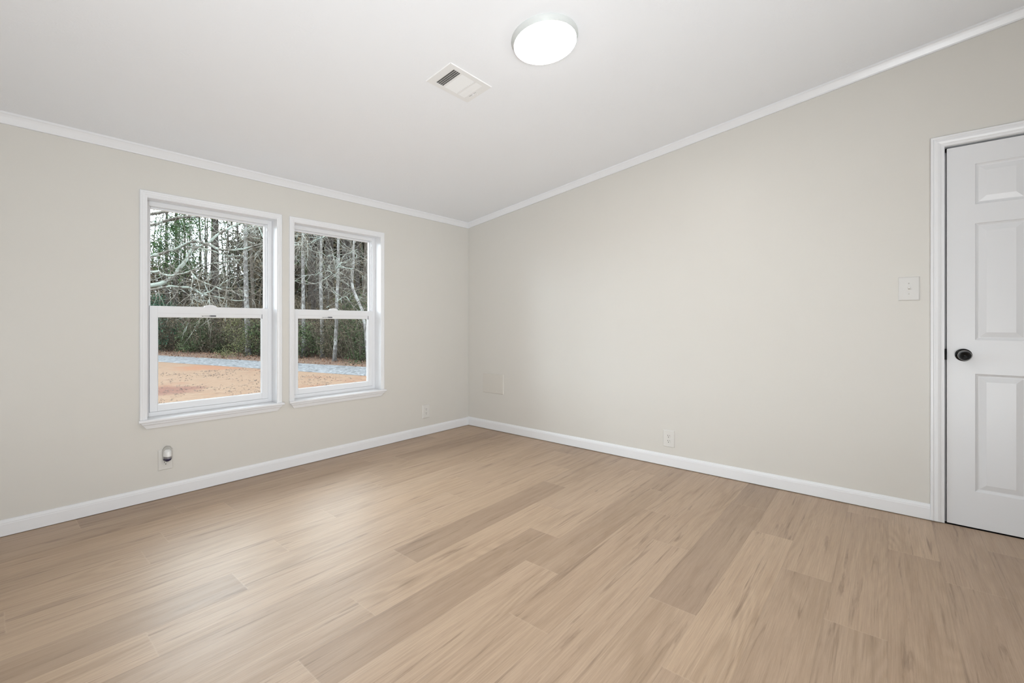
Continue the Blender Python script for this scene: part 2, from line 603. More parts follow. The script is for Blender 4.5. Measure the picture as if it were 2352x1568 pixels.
def make_window(name, wx, label, spec):
    root = empty(name, (wx, Y0, 0))
    tag(root, label, 'window', kind='structure')
    w = WW

    def P(nm, bm, mat, parent=root, smooth=False):
        o = link_mesh(nm, bm, mat, parent, smooth)
        return o
    # casing: three sides with a moulded profile (a = inward across face, b = out from wall)
    prof = [(0, 0), (0, 0.010), (0.004, 0.013), (0.012, 0.013), (0.014, 0.011), (0.024, 0.011), (0.028, 0.009), (0.037, 0.008), (0.037, 0)]
    zt = 1.904
    bm = bmesh.new()
    sweep(bm, prof, [lambda a, b: (a, -b, ZS), lambda a, b: (a, -b, zt - a), lambda a, b: (w - a, -b, zt - a), lambda a, b: (w - a, -b, ZS)])
    P('casing', bm, TRIM)
    # stool (sill board) with rounded nose, and mitred apron under it
    nose = [(-0.100, 0.0), (0.030, 0.0), (0.0345, -0.003), (0.036, -0.009), (0.0345, -0.015), (0.030, -0.018), (-0.100, -0.018)]
    bm = bmesh.new()
    sweep(bm, nose, [lambda a, b: (-0.008 if a > 0 else CW, -a, ZS + b), lambda a, b: (w + 0.008 if a > 0 else w - CW, -a, ZS + b)])
    P('stool', bm, TRIM)
    ap = [(0, 0), (0.024, 0), (0.024, -0.010), (0.017, -0.018), (0.013, -0.030), (0.010, -0.039), (0, -0.041)]
    bm = bmesh.new()
    za = ZS - 0.018
    sweep(bm, ap, [lambda a, b: (0.002 - b * 0.8, -a, za + b), lambda a, b: (w - 0.002 + b * 0.8, -a, za + b)])
    P('apron', bm, TRIM)
    # jamb extension boards
    bm = bmesh.new()
    jx0, jx1 = CW - 0.001, w - CW + 0.001
    box(bm, jx0 - 0.012, jx0, -0.004, 0.15, ZS, ZH + 0.001)
    box(bm, jx1, jx1 + 0.012, -0.004, 0.15, ZS, ZH + 0.001)
    box(bm, jx0 - 0.012, jx1 + 0.012, -0.004, 0.15, ZH, ZH + 0.012)
    P('jamb', bm, TRIM)
    # vinyl frame
    fy = 0.086
    fx0, fx1 = jx0, jx1
    bm = bmesh.new()
    ring_frame(bm, fx0, fx1, ZS, ZH, 0.027, fy, fy + 0.064, wt=0.028, wb=0.028)
    # balance track ribs beside the upper pane
    for s, xx in ((1, fx0 + 0.027), (-1, fx1 - 0.027)):
        a, c = sorted((xx, xx + s * 0.006))
        box(bm, a, c, fy + 0.012, fy + 0.020, 1.206, ZH - 0.028)
        a, c = sorted((xx, xx + s * 0.012))
        box(bm, a, c, fy + 0.030, fy + 0.058, 1.20, ZH - 0.028)
    bmesh.ops.bevel(bm, geom=list(bm.edges), offset=0.0012, segments=1, affect='EDGES')
    P('frame', bm, VINYL)
    bm = bmesh.new()
    box(bm, fx1 - 0.0325, fx1 - 0.0265, fy + 0.004, fy + 0.012, 1.782, 1.802)
    bevel_all(bm, 0.001, 1)
    P('balance_clip', bm, VINYL)
    # upper sash: slim glazing bead and its pane
    ux0, ux1, uz0, uz1 = fx0 + 0.030, fx1 - 0.030, 1.165, ZH - 0.028
    bm = bmesh.new()
    ring_frame(bm, ux0, ux1, uz0, uz1, 0.011, fy + 0.034, fy + 0.056, wt=0.012, wb=0.03)
    bmesh.ops.bevel(bm, geom=list(bm.edges), offset=0.002, segments=1, affect='EDGES')
    us = P('upper_sash', bm, VINYL)
    bm = bmesh.new()
    box(bm, ux0 + 0.009, ux1 - 0.009, fy + 0.043, fy + 0.047, uz0 + 0.02, uz1 - 0.010)
    P('glass', bm, GLASS, us)
    # lower sash: rails and stiles with sloped glazing bead, pane
    lx0, lx1, lz0, lz1 = fx0 + 0.0285, fx1 - 0.0285, 0.5325, 1.203
    ly0, ly1 = fy - 0.004, fy + 0.026
    bm = bmesh.new()
    fw, ft, fb = 0.041, 0.046, 0.040
    ring_frame(bm, lx0, lx1, lz0, lz1, fw, ly0, ly1, wt=ft, wb=fb)
    bmesh.ops.bevel(bm, geom=list(bm.edges), offset=0.0014, segments=1, affect='EDGES')
    # bead (sloping back to the pane)
    ix0, ix1, iz0, iz1 = lx0 + fw, lx1 - fw, lz0 + fb, lz1 - ft
    bw, bt = 0.006, 0.027

    def q(*pts):
        bm.faces.new([bm.verts.new(p) for p in pts])
    yb0, yb1 = ly0 + 0.003, ly0 + 0.014
    q((ix0, yb0, iz0), (ix1, yb0, iz0), (ix1 - bw, yb1, iz0 + bw), (ix0 + bw, yb1, iz0 + bw))
    q((ix1, yb0, iz0), (ix1, yb0, iz1), (ix1 - bw, yb1, iz1 - bt), (ix1 - bw, yb1, iz0 + bw))
    q((ix0, yb0, iz0), (ix0 + bw, yb1, iz0 + bw), (ix0 + bw, yb1, iz1 - bt), (ix0, yb0, iz1))
    q((ix0, yb0, iz1), (ix0 + 0.002, yb0 + 0.002, iz1 - bt + 0.001), (ix1 - 0.002, yb0 + 0.002, iz1 - bt + 0.001), (ix1, yb0, iz1))
    q((ix0 + 0.002, yb0 + 0.002, iz1 - bt + 0.001), (ix0 + bw, yb1, iz1 - bt), (ix1 - bw, yb1, iz1 - bt), (ix1 - 0.002, yb0 + 0.002, iz1 - bt + 0.001))
    ls = P('lower_sash', bm, VINYL)
    bm = bmesh.new()
    box(bm, ix0, ix1, ly0 + 0.013, ly0 + 0.017, iz0, iz1 - 0.004)
    P('glass', bm, GLASS, ls)
    # dark strip painting the shaded gap at the right end of the meeting rail
    bm = bmesh.new()
    box(bm, ix1 - 0.0012, ix1 + 0.0012, ly0 - 0.0005, ly0 + 0.01, iz1 - bt - 0.004, iz1 + 0.002)
    P('gap_strip', bm, STRIPE, ls)
    # cam lock on top of the meeting rail
    mx = w / 2 + spec['lock']
    bm = bmesh.new()
    n = 14
    pr = [(-0.036 + 0.072 * i / n, 0.0155 * math.sin(math.pi * (0.06 + 0.88 * i / n)) ** 0.7) for i in range(n + 1)]
    lo = [bm.verts.new((mx + a, ly0 + 0.004, lz1)) for a, b in pr]
    hi = [bm.verts.new((mx + a, ly0 + 0.006, lz1 + b)) for a, b in pr]
    hb = [bm.verts.new((mx + a, ly0 + 0.022, lz1 + b * 0.9)) for a, b in pr]
    lb = [bm.verts.new((mx + a, ly0 + 0.025, lz1)) for a, b in pr]
    for i in range(n):
        for r0, r1 in ((lo, hi), (hi, hb), (hb, lb)):
            bm.faces.new((r0[i], r0[i + 1], r1[i + 1], r1[i]))
    for i in (0, n):
        bm.faces.new((lo[i], hi[i], hb[i], lb[i]))
    bmesh.ops.recalc_face_normals(bm, faces=bm.faces)
    P('sash_lock', bm, VINYL, ls)
    # printed warning sticker on the bead under the rail
    sx, sz = spec['stick'], iz1 - bt * 0.55
    sy = yb0 + 0.0006
    bm = bmesh.new()
    k = 0.0011
    box(bm, sx - 0.004, sx + 0.094, sy, sy + 0.0006, sz - 0.0065, sz + 0.0065)
    st = P('warning_sticker', bm, STICK, ls)
    st['label'] = 'small white sticker with black WARNING print'
    bm = bmesh.new()
    for tri in (((0.0075, -0.0042), (0.0155, -0.0042), (0.0115, 0.0046)),):
        bm.faces.new([bm.verts.new((sx + a, sy - 0.0003, sz + b)) for a, b in tri])
    # curved arrow mark at the far left
    pts = [(0.001, -0.001), (0.003, 0.0045), (0.0045, 0.0045), (0.0025, 0.000), (0.004, -0.004), (0.0022, -0.004)]
    bm.faces.new([bm.verts.new((sx + a, sy - 0.0003, sz + b)) for a, b in pts])
    box(bm, sx + 0.0505, sx + 0.0535, sy - 0.0005, sy, sz - 0.0048, sz + 0.0048)
    P('print_mark', bm, INK, ls)
    bm = bmesh.new()
    box(bm, sx + 0.0555, sx + 0.0905, sy - 0.0005, sy, sz - 0.0048, sz + 0.0048)
    P('print_block', bm, INKG, ls)
    text_mesh('warning_text', 'WARNING', 0.0088, INK, ls, (sx + 0.0165, sy - 0.0004, sz - 0.0033), (math.pi / 2, 0, 0), 0.80)
    return root


make_window('window_1', WX[0], 'white single-hung window left of the pair, nearer the left edge', dict(lock=-0.018, stick=0.34))
make_window('window_2', WX[1], 'white single-hung window right of the pair, nearer the room corner', dict(lock=-0.012, stick=0.30))

# ------------------------------------------------------------------ door
door = empty('door_1', (X0, DY0, 0))
tag(door, 'white six-panel door with black knob', 'door', kind='structure')


def D(nm, bm, mat, parent=door, smooth=False):
    o = link_mesh(nm, bm, mat, parent, smooth)
    if parent is door:
        o.matrix_parent_inverse = Matrix.Translation((-X0, -DY0, 0))
    return o


# leaf with moulded panels; front face looks to -x
xf = X0 + 0.003
pan_y = [(DY1 - 0.108, DY1 - 0.108 - 0.188), (DY0 + 0.108 + 0.188, DY0 + 0.108)]
pan_z = [(0.199, 0.824), (1.003, 1.622), (1.723, 1.938)]
ys = sorted({DY0, DY1, *[v for p in pan_y for v in p]})
zs = sorted({0.007, DZ, *[v for p in pan_z for v in p]})
bm = bmesh.new()


def rect(y0, y1, z0, z1, x):
    return [(x, y0, z0), (x, y1, z0), (x, y1, z1), (x, y0, z1)]


steps = [(0.0, 0.0), (0.003, 0.0035), (0.010, 0.0075), (0.0125, 0.0085), (0.0155, 0.0085), (0.0185, 0.0075), (0.040, 0.0012), (0.0415, 0.0008)]
for i in range(len(ys) - 1):
    for j in range(len(zs) - 1):
        ya, yb, za, zb = ys[i], ys[i + 1], zs[j], zs[j + 1]
        is_pan = any(abs(min(p) - ya) < 1e-6 for p in pan_y) and any(abs(p[0] - za) < 1e-6 for p in pan_z)
        if not is_pan:
            bm.faces.new([bm.verts.new(p) for p in rect(ya, yb, za, zb, xf)])
        else:
            prev = None
            for ins, dep in steps:
                cur = [bm.verts.new(p) for p in rect(ya + ins, yb - ins, za + ins, zb - ins, xf + dep)]
                if prev:
                    for k in range(4):
                        bm.faces.new((prev[k], prev[(k + 1) % 4], cur[(k + 1) % 4], cur[k]))
                prev = cur
            bm.faces.new(prev)
# sides and back
xb = X0 + 0.038
ring_f = [bm.verts.new(p) for p in rect(DY0, DY1, 0.007, DZ, xf)]
ring_b = [bm.verts.new(p) for p in rect(DY0, DY1, 0.007, DZ, xb)]
for k in range(4):
    bm.faces.new((ring_f[k], ring_b[k], ring_b[(k + 1) % 4], ring_f[(k + 1) % 4]))
bm.faces.new(ring_b)
bmesh.ops.remove_doubles(bm, verts=bm.verts, dist=1e-5)
bmesh.ops.recalc_face_normals(bm, faces=bm.faces)
D('door_leaf', bm, DOORP)
# casing with stepped colonial profile (a inward from outer edge, b out from wall)
cp = [(0, 0), (0, 0.014), (0.003, 0.017), (0.011, 0.017), (0.014, 0.0145), (0.017, 0.0145), (0.022, 0.016), (0.030, 0.0165), (0.040, 0.0135), (0.043, 0.0115), (0.045, 0.0115), (0.047, 0.0105), (0.0545, 0.0095), (0.0565, 0.0075), (0.0565, 0)]
oy1, oy0, oz = -0.1745, -1.0185, 2.1125
bm = bmesh.new()
sweep(bm, cp, [lambda a, b: (X0 - b, oy1 - a, 0.006), lambda a, b: (X0 - b, oy1 - a, oz - a), lambda a, b: (X0 - b, oy0 + a, oz - a), lambda a, b: (X0 - b, oy0 + a, 0.006)])
D('casing', bm, TRIM)
bm = bmesh.new()
box(bm, X0 + 0.0005, X0 + 0.10, OY1, OY1 + 0.012, 0.0, OZ + 0.012)
box(bm, X0 + 0.0005, X0 + 0.10, OY0 - 0.012, OY0, 0.0, OZ + 0.012)
box(bm, X0 + 0.0005, X0 + 0.10, OY0, OY1, OZ, OZ + 0.012)
# stop strips behind the leaf
box(bm, X0 + 0.040, X0 + 0.055, OY1 - 0.022, OY1, 0.0, OZ)
box(bm, X0 + 0.040, X0 + 0.055, OY0, OY0 + 0.022, 0.0, OZ)
box(bm, X0 + 0.040, X0 + 0.055, OY0, OY1, OZ - 0.022, OZ)
D('jamb', bm, TRIM)
# knob: rosette, neck, knob with bright edge ring; axis along -x
ky, kz = -0.305, 0.922
kt = Matrix.Translation((xf, ky, kz)) @ Matrix.Rotation(math.radians(-90), 4, 'Y')
bm = bmesh.new()
lathe(bm, [(0, 0), (0.0335, 0), (0.0335, 0.003), (0.031, 0.0065), (0.024, 0.008), (0.016, 0.010), (0.0125, 0.016), (0.0125, 0.026), (0.0155, 0.032),
           (0.0225, 0.038), (0.0262, 0.045), (0.0270, 0.050)], kt, 48)
lathe(bm, [(0.0258, 0.0530), (0.0235, 0.0532), (0.0225, 0.0528), (0.0150, 0.0545), (0.0138, 0.0535), (0.0072, 0.0545), (0.0066, 0.0536), (0, 0.0540)], kt, 48)
kn = D('door_knob', bm, BLACK)
kn['label'] = 'round black door knob'
bm = bmesh.new()
lathe(bm, [(0.0270, 0.050), (0.0270, 0.0518), (0.0258, 0.0530)], kt, 48)
rg = D('edge_ring', bm, RING, kn)
rg['label'] = 'thin bright ring around the knob face'
# latch plate in the gap
bm = bmesh.new()
box(bm, X0 - 0.0085, X0 + 0.03, OY1 - 0.0085, OY1 + 0.001, 0.894, 0.951)
bevel_all(bm, 0.001, 1)
lp_ = D('strike_plate', bm, BLACKM)
lp_['label'] = 'small black latch plate in the door gap'


# ------------------------------------------------------------------ wall plates
def plate_bm(wd, ht, dep=0.006):
    bm = bmesh.new()
    f0 = [bm.verts.new((sx * wd / 2, 0, sz * ht / 2)) for sx, sz in ((-1, -1), (1, -1), (1, 1), (-1, 1))]
    f1 = [bm.verts.new((sx * (wd / 2 - 0.0005), -dep * 0.55, sz * (ht / 2 - 0.0005))) for sx, sz in ((-1, -1), (1, -1), (1, 1), (-1, 1))]
    f2 = [bm.verts.new((sx * (wd / 2 - 0.004), -dep, sz * (ht / 2 - 0.004))) for sx, sz in ((-1, -1), (1, -1), (1, 1), (-1, 1))]
    for a, c in ((f0, f1), (f1, f2)):
        for k in range(4):
            bm.faces.new((a[k], a[(k + 1) % 4], c[(k + 1) % 4], c[k]))
    bm.faces.new(f2)
    bmesh.ops.recalc_face_normals(bm, faces=bm.faces)
    return bm


def make_outlet(loc, rz, label, wd=0.087, ht=0.128):
    root = empty('wall_outlet', loc)
    root.rotation_euler = (0, 0, rz)
    tag(root, label, 'outlet', group='duplex wall outlets')
    link_mesh('cover_plate', plate_bm(wd, ht), PLASTIC, root)
    for s in (1, -1):
        bm = bmesh.new()
        n = 28
        # round face with flat top and bottom
        ring = []
        for k in range(n):
            a = 2 * math.pi * k / n
            ring.append((0.0172 * math.cos(a), max(-0.0142, min(0.0142, 0.0172 * math.sin(a)))))
        cz = s * 0.0195
        r0 = [bm.verts.new((a, -0.0058, cz + b)) for a, b in ring]
        r1 = [bm.verts.new((a * 0.98, -0.0078, cz + b * 0.98)) for a, b in ring]
        for k in range(n):
            bm.faces.new((r0[k], r0[(k + 1) % n], r1[(k + 1) % n], r1[k]))
        bm.faces.new(r1)
        bmesh.ops.recalc_face_normals(bm, faces=bm.faces)
        rc = link_mesh('receptacle', bm, PLASTIC, root)
        bm = bmesh.new()
        box(bm, -0.0077, -0.0051, -0.0082, -0.0070, cz + 0.0005, cz + 0.0090)
        box(bm, 0.0053, 0.0075, -0.0082, -0.0070, cz + 0.0014, cz + 0.0082)
        lathe(bm, [(0, 0), (0.0028, 0), (0.0028, 0.0012), (0, 0.0012)], Matrix.Translation((0, -0.0070, cz - 0.0075)) @ Matrix.Rotation(math.radians(90), 4, 'X'), 14)
        sl = link_mesh('socket_slots', bm, SLOT, rc)
        sl['label'] = 'dark socket slots'
    bm = bmesh.new()
    lathe(bm, [(0, 0.0075), (0.002, 0.0072), (0.0028, 0.006)], Matrix.Rotation(math.radians(90), 4, 'X'), 12)
    link_mesh('screw', bm, PLASTIC, root)
    return root


make_outlet((X0, 1.290, 0.2115), math.pi * 1.5, 'cream duplex outlet low on the long wall between corner and door')
make_outlet((2.8225, Y0, 0.2305), 0, 'cream duplex outlet on window wall, between right window and corner')
make_outlet((0.754, Y0, 0.238), 0, 'cream duplex outlet below the left window, holding the air freshener', 0.076, 0.126)

# light switch beside the door
sw = empty('light_switch', (X0, -0.0855, 1.288))
sw.rotation_euler = (0, 0, math.pi * 1.5)
tag(sw, 'single toggle light switch on the wall beside the door', 'light switch')
link_mesh('cover_plate', plate_bm(0.091, 0.134), SWPL, sw)
bm = bmesh.new()
box(bm, -0.0052, 0.0052, -0.0068, -0.0055, -0.012, 0.012)
link_mesh('toggle_slot', bm, PLASTIC, sw)
bm = bmesh.new()
v = [(-0.004, -0.006, -0.006), (0.004, -0.006, -0.006), (0.004, -0.006, 0.008), (-0.004, -0.006, 0.008),
     (-0.0034, -0.016, 0.002), (0.0034, -0.016, 0.002), (0.0034, -0.017, 0.009), (-0.0034, -0.017, 0.009)]
vv = [bm.verts.new(p) for p in v]
for idx in ((0, 1, 5, 4), (1, 2, 6, 5), (2, 3, 7, 6), (3, 0, 4, 7), (4, 5, 6, 7)):
    bm.faces.new([vv[i] for i in idx])
bmesh.ops.recalc_face_normals(bm, faces=bm.faces)
link_mesh('toggle', bm, PLASTIC, sw)
for s in (1, -1):
    bm = bmesh.new()
    lathe(bm, [(0, 0.0075), (0.002, 0.0072), (0.0028, 0.006)], Matrix.Translation((0, 0, s * 0.030)) @ Matrix.Rotation(math.radians(90), 4, 'X'), 12)
    link_mesh('screw', bm, PLASTIC, sw)

# blank access cover in the corner of the long wall
bl = empty('access_cover', (X0, 3.110, 0.476))
bl.rotation_euler = (0, 0, math.pi * 1.5)
tag(bl, 'wall-coloured blank access cover low near the room corner', 'cover plate')
link_mesh('cover_plate', plate_bm(0.284, 0.200, 0.007), BLANK, bl)
bm = bmesh.new()
box(bm, -0.118, 0.070, -0.0082, -0.0066, 0.0720, 0.0745)
link_mesh('raised_rib', bm, BLANK, bl)
for a in (-0.065, 0.052):
    bm = bmesh.new()
    lathe(bm, [(0, 0.0085), (0.003, 0.008), (0.004, 0.0066)], Matrix.Translation((a, 0, -0.073)) @ Matrix.Rotation(math.radians(90), 4, 'X'), 12)
    link_mesh('screw', bm, PLASTIC, bl)

# ------------------------------------------------------------------ plug-in air freshener
PURPLE, _nt, _b = new_mat('purple_oil')
_b.inputs['Base Color'].default_value = (0.014, 0.008, 0.045, 1)
_b.inputs['Roughness'].default_value = 0.12
CLEAR, _nt, _b = new_mat('bottle_glass')
_b.inputs['Base Color'].default_value = (0.55, 0.53, 0.56, 1)
_b.inputs['Roughness'].default_value = 0.08
_b.inputs['Transmission Weight'].default_value = 0.6
CAPW = plain('freshener_white', (0.80, 0.80, 0.79), 0.28)
CAPG = plain('freshener_grey', (0.42, 0.41, 0.385), 0.35)  # own grey, darkened further for the shade behind the cap
af = empty('air_freshener', (0.760, Y0 - 0.0078, 0.262))
tag(af, 'plug-in air freshener with white cap and dark purple oil under the left window', 'air freshener')


def half_shell(bm, r0, r1, z0, z1, depth0, depth1, n=16, m=6, cap=True):
    """bulging D-shaped shell against the wall: rows from z0 to z1"""
    rows = []
    for j in range(m + 1):
        t = j / m
        r = r0 + (r1 - r0) * t
        dp = depth0 + (depth1 - depth0) * t
        z = z0 + (z1 - z0) * t
        rows.append([bm.verts.new((-r * math.cos(math.pi * i / n), -dp * math.sin(math.pi * i / n) - 0.001, z)) for i in range(n + 1)])
    for a, c in zip(rows[:-1], rows[1:]):
        for i in range(n):
            f = bm.faces.new((a[i], a[i + 1], c[i + 1], c[i]))
            f.smooth = True
    if cap:
        bm.faces.new(rows[-1])
        bm.faces.new(list(reversed(rows[0])))


# backplate that hugs the outlet, with an arched top
bm = bmesh.new()
arch = [(-0.024, -0.022), (0.024, -0.022)] + [(0.024 * math.cos(math.pi * i / 12), 0.030 + 0.030 * math.sin(math.pi * i / 12)) for i in range(13)]
fr_ = [bm.verts.new((a, -0.012, b)) for a, b in arch]
bk_ = [bm.verts.new((a, 0.000, b)) for a, b in arch]
for i in range(len(arch)):
    j = (i + 1) % len(arch)
    bm.faces.new((bk_[i], bk_[j], fr_[j], fr_[i]))
bm.faces.new(fr_)
bmesh.ops.recalc_face_normals(bm, faces=bm.faces)
link_mesh('backplate', bm, CAPG, af)
bm = bmesh.new()
half_shell(bm, 0.0235, 0.0215, 0.000, 0.030, 0.046, 0.040)
half_shell(bm, 0.0215, 0.0120, 0.030, 0.040, 0.040, 0.022)
bmesh.ops.recalc_face_normals(bm, faces=bm.faces)
cap_o = link_mesh('cap', bm, CAPW, af)
cap_o['label'] = 'white rounded cap'
bm = bmesh.new()
half_shell(bm, 0.0205, 0.0205, -0.015, -0.0005, 0.040, 0.040)
bmesh.ops.recalc_face_normals(bm, faces=bm.faces)
bo = link_mesh('bottle', bm, CLEAR, af)
bo['label'] = 'clear glass bottle'
bm = bmesh.new()
half_shell(bm, 0.0215, 0.0225, -0.024, -0.014, 0.042, 0.044, m=2)
half_shell(bm, 0.0105, 0.0215, -0.034, -0.024, 0.022, 0.042, m=4)
bmesh.ops.recalc_face_normals(bm, faces=bm.faces)
oil = link_mesh('oil', bm, PURPLE, bo)
oil['label'] = 'dark purple oil'

# ------------------------------------------------------------------ ceiling fixtures (built flat, then laid on the slope)
tilt = math.atan(SL)


def ceil_root(name, x, y):
    o = empty(name, (x, y, ceil_z(y)))
    o.rotation_euler = (-tilt, 0, 0)
    return o


lamp = ceil_root('ceiling_light', 1.742, 1.262)
tag(lamp, 'round flush white ceiling light, glowing', 'ceiling light')
bm = bmesh.new()
lathe(bm, [(0.160, 0.001), (0.160, -0.006), (0.157, -0.010), (0.151, -0.026), (0.1495, -0.028)], Matrix.Identity(4), 72)
bmesh.ops.recalc_face_normals(bm, faces=bm.faces)
link_mesh('rim', bm, make_lamp_rim(), lamp)
bm = bmesh.new()
lathe(bm, [(0.1495, -0.0275), (0.146, -0.0300), (0.10, -0.0312), (0, -0.0318)], Matrix.Identity(4), 72)
bmesh.ops.recalc_face_normals(bm, faces=bm.faces)
df = link_mesh('diffuser', bm, make_lamp_mat(), lamp)
df['label'] = 'glowing round diffuser'

vent = ceil_root('air_vent', 1.673, 1.778)
tag(vent, 'white rectangular ceiling air register with three louvre fields', 'air vent')
VW, VD = 0.305, 0.196          # along x, along y
hx, hy = VW / 2, VD / 2
th = 0.0042
# fields in local coordinates (x0, x1, y0, y1, orientation, count)
fy0, fy1 = -0.070, 0.070
fields = [(-0.108, -0.058, 'y', 4), (-0.046, 0.044, 'x', 11), (0.056, 0.104, 'y', 4)]
bm = bmesh.new()
prev = -hx + 0.0025


def vb(x0, x1, y0, y1, z0=-th, z1=-th + 0.0022):
    box(bm, x0, x1, y0, y1, z0, z1)


# face plate strips around the louvre fields
for fx0, fx1, o_, n_ in fields:
    vb(prev, fx0, -hy + 0.0025, hy - 0.0025)
    vb(fx0, fx1, -hy + 0.0025, fy0)
    vb(fx0, fx1, fy1, hy - 0.0025)
    prev = fx1
# right margin with the lever slot
vb(prev, 0.1155, -hy + 0.0025, hy - 0.0025)
vb(0.1155, 0.1195, -hy + 0.0025, -0.008)
vb(0.1155, 0.1195, 0.046, hy - 0.0025)
vb(0.1195, hx - 0.0025, -hy + 0.0025, hy - 0.0025)
# bevelled edge up to the ceiling
out0 = [bm.verts.new((sx * hx, sy * hy, 0.0)) for sx, sy in ((-1, -1), (1, -1), (1, 1), (-1, 1))]
out1 = [bm.verts.new((sx * (hx - 0.0025), sy * (hy - 0.0025), -th)) for sx, sy in ((-1, -1), (1, -1), (1, 1), (-1, 1))]
for k in range(4):
    bm.faces.new((out0[k], out0[(k + 1) % 4], out1[(k + 1) % 4], out1[k]))
bmesh.ops.recalc_face_normals(bm, faces=bm.faces)
link_mesh('face_plate', bm, VENTM, vent)
for fi, (fx0, fx1, o_, n_) in enumerate(fields):
    bm = bmesh.new()
    span = (fx1 - fx0) if o_ == 'y' else (fy1 - fy0)
    pitch = span / n_
    # slats lean: the left bank opens toward the viewer, the others turn their backs
    lean = {0: 1, 1: -1, 2: -1}[fi]
    for k in range(n_ + 1):
        c = (fx0 if o_ == 'y' else fy0) + k * pitch
        wdt = {0: 0.0030, 1: 0.0098, 2: 0.0095}[fi]
        dpt = {0: 0.0012, 1: 0.0034, 2: 0.0034}[fi]
        a0, a1 = c, c + lean * wdt
        if o_ == 'y':
            a1 = min(max(a1, fx0), fx1)
            pts = [(a0, fy0, -th), (a0, fy1, -th), (a1, fy1, -th + dpt), (a1, fy0, -th + dpt)]
        else:
            a1 = min(max(a1, fy0), fy1)
            pts = [(fx0, a0, -th), (fx1, a0, -th), (fx1, a1, -th + dpt), (fx0, a1, -th + dpt)]
        if abs(a1 - a0) < 1e-4:
            continue
        lo = [bm.verts.new(p) for p in pts]
        hi = [bm.verts.new((p[0], p[1], p[2] + 0.0008)) for p in pts]
        bm.faces.new(lo)
        bm.faces.new(list(reversed(hi)))
        for q_ in range(4):
            bm.faces.new((lo[q_], hi[q_], hi[(q_ + 1) % 4], lo[(q_ + 1) % 4]))
    bmesh.ops.recalc_face_normals(bm, faces=bm.faces)
    link_mesh('louvre_bank', bm, VENTM, vent)
bm = bmesh.new()
box(bm, fields[0][0] - 0.004, 0.122, fy0, fy1, -0.0009, -0.0003)
for k in range(7):
    yv = fy0 + 0.010 + k * 0.020
    box(bm, fields[0][0], fields[0][1], yv, yv + 0.004, -0.003, -0.0009)
dm = link_mesh('damper', bm, DUCT, vent)
dm['label'] = 'dark damper behind the louvres'
bm = bmesh.new()
box(bm, 0.1165, 0.1185, 0.012, 0.022, -th - 0.007, -th + 0.002)
bevel_all(bm, 0.0006, 1)
link_mesh('damper_lever', bm, VENTM, vent)
for xx, yy in ((-0.128, 0.0), (0.134, 0.0)):
    bm = bmesh.new()
    lathe(bm, [(0.0035, -th + 0.0005), (0.0028, -th - 0.0012), (0, -th - 0.0018)], Matrix.Translation((xx, yy, 0)), 12)
    bmesh.ops.recalc_face_normals(bm, faces=bm.faces)
    link_mesh('screw', bm, VENTM, vent)

# ------------------------------------------------------------------ outdoors
OUT = 0.345                      # outdoor colours darkened to offset the very bright sky


def dim_outdoor(c):
    return tuple(v * OUT for v in c)

ZG = -0.80                     # ground below the room floor
random.seed(5)


def ground_mat(name, cols, scales, rough=0.9, bump=0.4, stretch=(1, 1, 1), rot=0.0):
    """cols: base, second, dark fleck"""
    cols = [dim_outdoor(c) for c in cols]
    m, nt, b = new_mat(name)
    b.inputs['Roughness'].default_value = rough
    b.inputs['Specular IOR Level'].default_value = 0.15
    tc = nt.nodes.new('ShaderNodeTexCoord')
    mp = nt.nodes.new('ShaderNodeMapping')
    mp.inputs['Scale'].default_value = stretch
    mp.inputs['Rotation'].default_value = (0, 0, rot)
    nt.links.new(tc.outputs['Object'], mp.inputs['Vector'])
    prev = None
    hs = []
    for i, (sc, lo, hi) in enumerate(scales):
        n = nt.nodes.new('ShaderNodeTexNoise')
        n.inputs['Scale'].default_value = sc
        n.inputs['Detail'].default_value = 5
        n.inputs['Roughness'].default_value = 0.65
        nt.links.new(mp.outputs[0] if i else tc.outputs['Object'], n.inputs['Vector'])
        r = nt.nodes.new('ShaderNodeValToRGB')
        r.color_ramp.elements[0].position = lo
        r.color_ramp.elements[1].position = hi
        nt.links.new(n.outputs['Fac'], r.inputs[0])
        mx = nt.nodes.new('ShaderNodeMix')
        mx.data_type = 'RGBA'
        nt.links.new(r.outputs[0], mx.inputs[0])
        if prev is None:
            mx.inputs[6].default_value = (*cols[0], 1)
        else:
            nt.links.new(prev, mx.inputs[6])
        mx.inputs[7].default_value = (*cols[i + 1], 1)
        prev = mx.outputs[2]
        hs.append(n.outputs['Fac'])
    nt.links.new(prev, b.inputs['Base Color'])
    bp = nt.nodes.new('ShaderNodeBump')
    bp.inputs['Strength'].default_value = bump
    bp.inputs['Distance'].default_value = 0.05
    nt.links.new(hs[-1], bp.inputs['Height'])
    nt.links.new(bp.outputs[0], b.inputs['Normal'])
    return m


def cam_ground(px, py):
    d = 1030.0 * (CAM_H + 0.8) / (py - 743.0)
    u = (px - 1176.0) / 1030.0
    return (d * (math.sin(YAW) + u * math.cos(YAW)), d * (math.cos(YAW) - u * math.sin(YAW)))


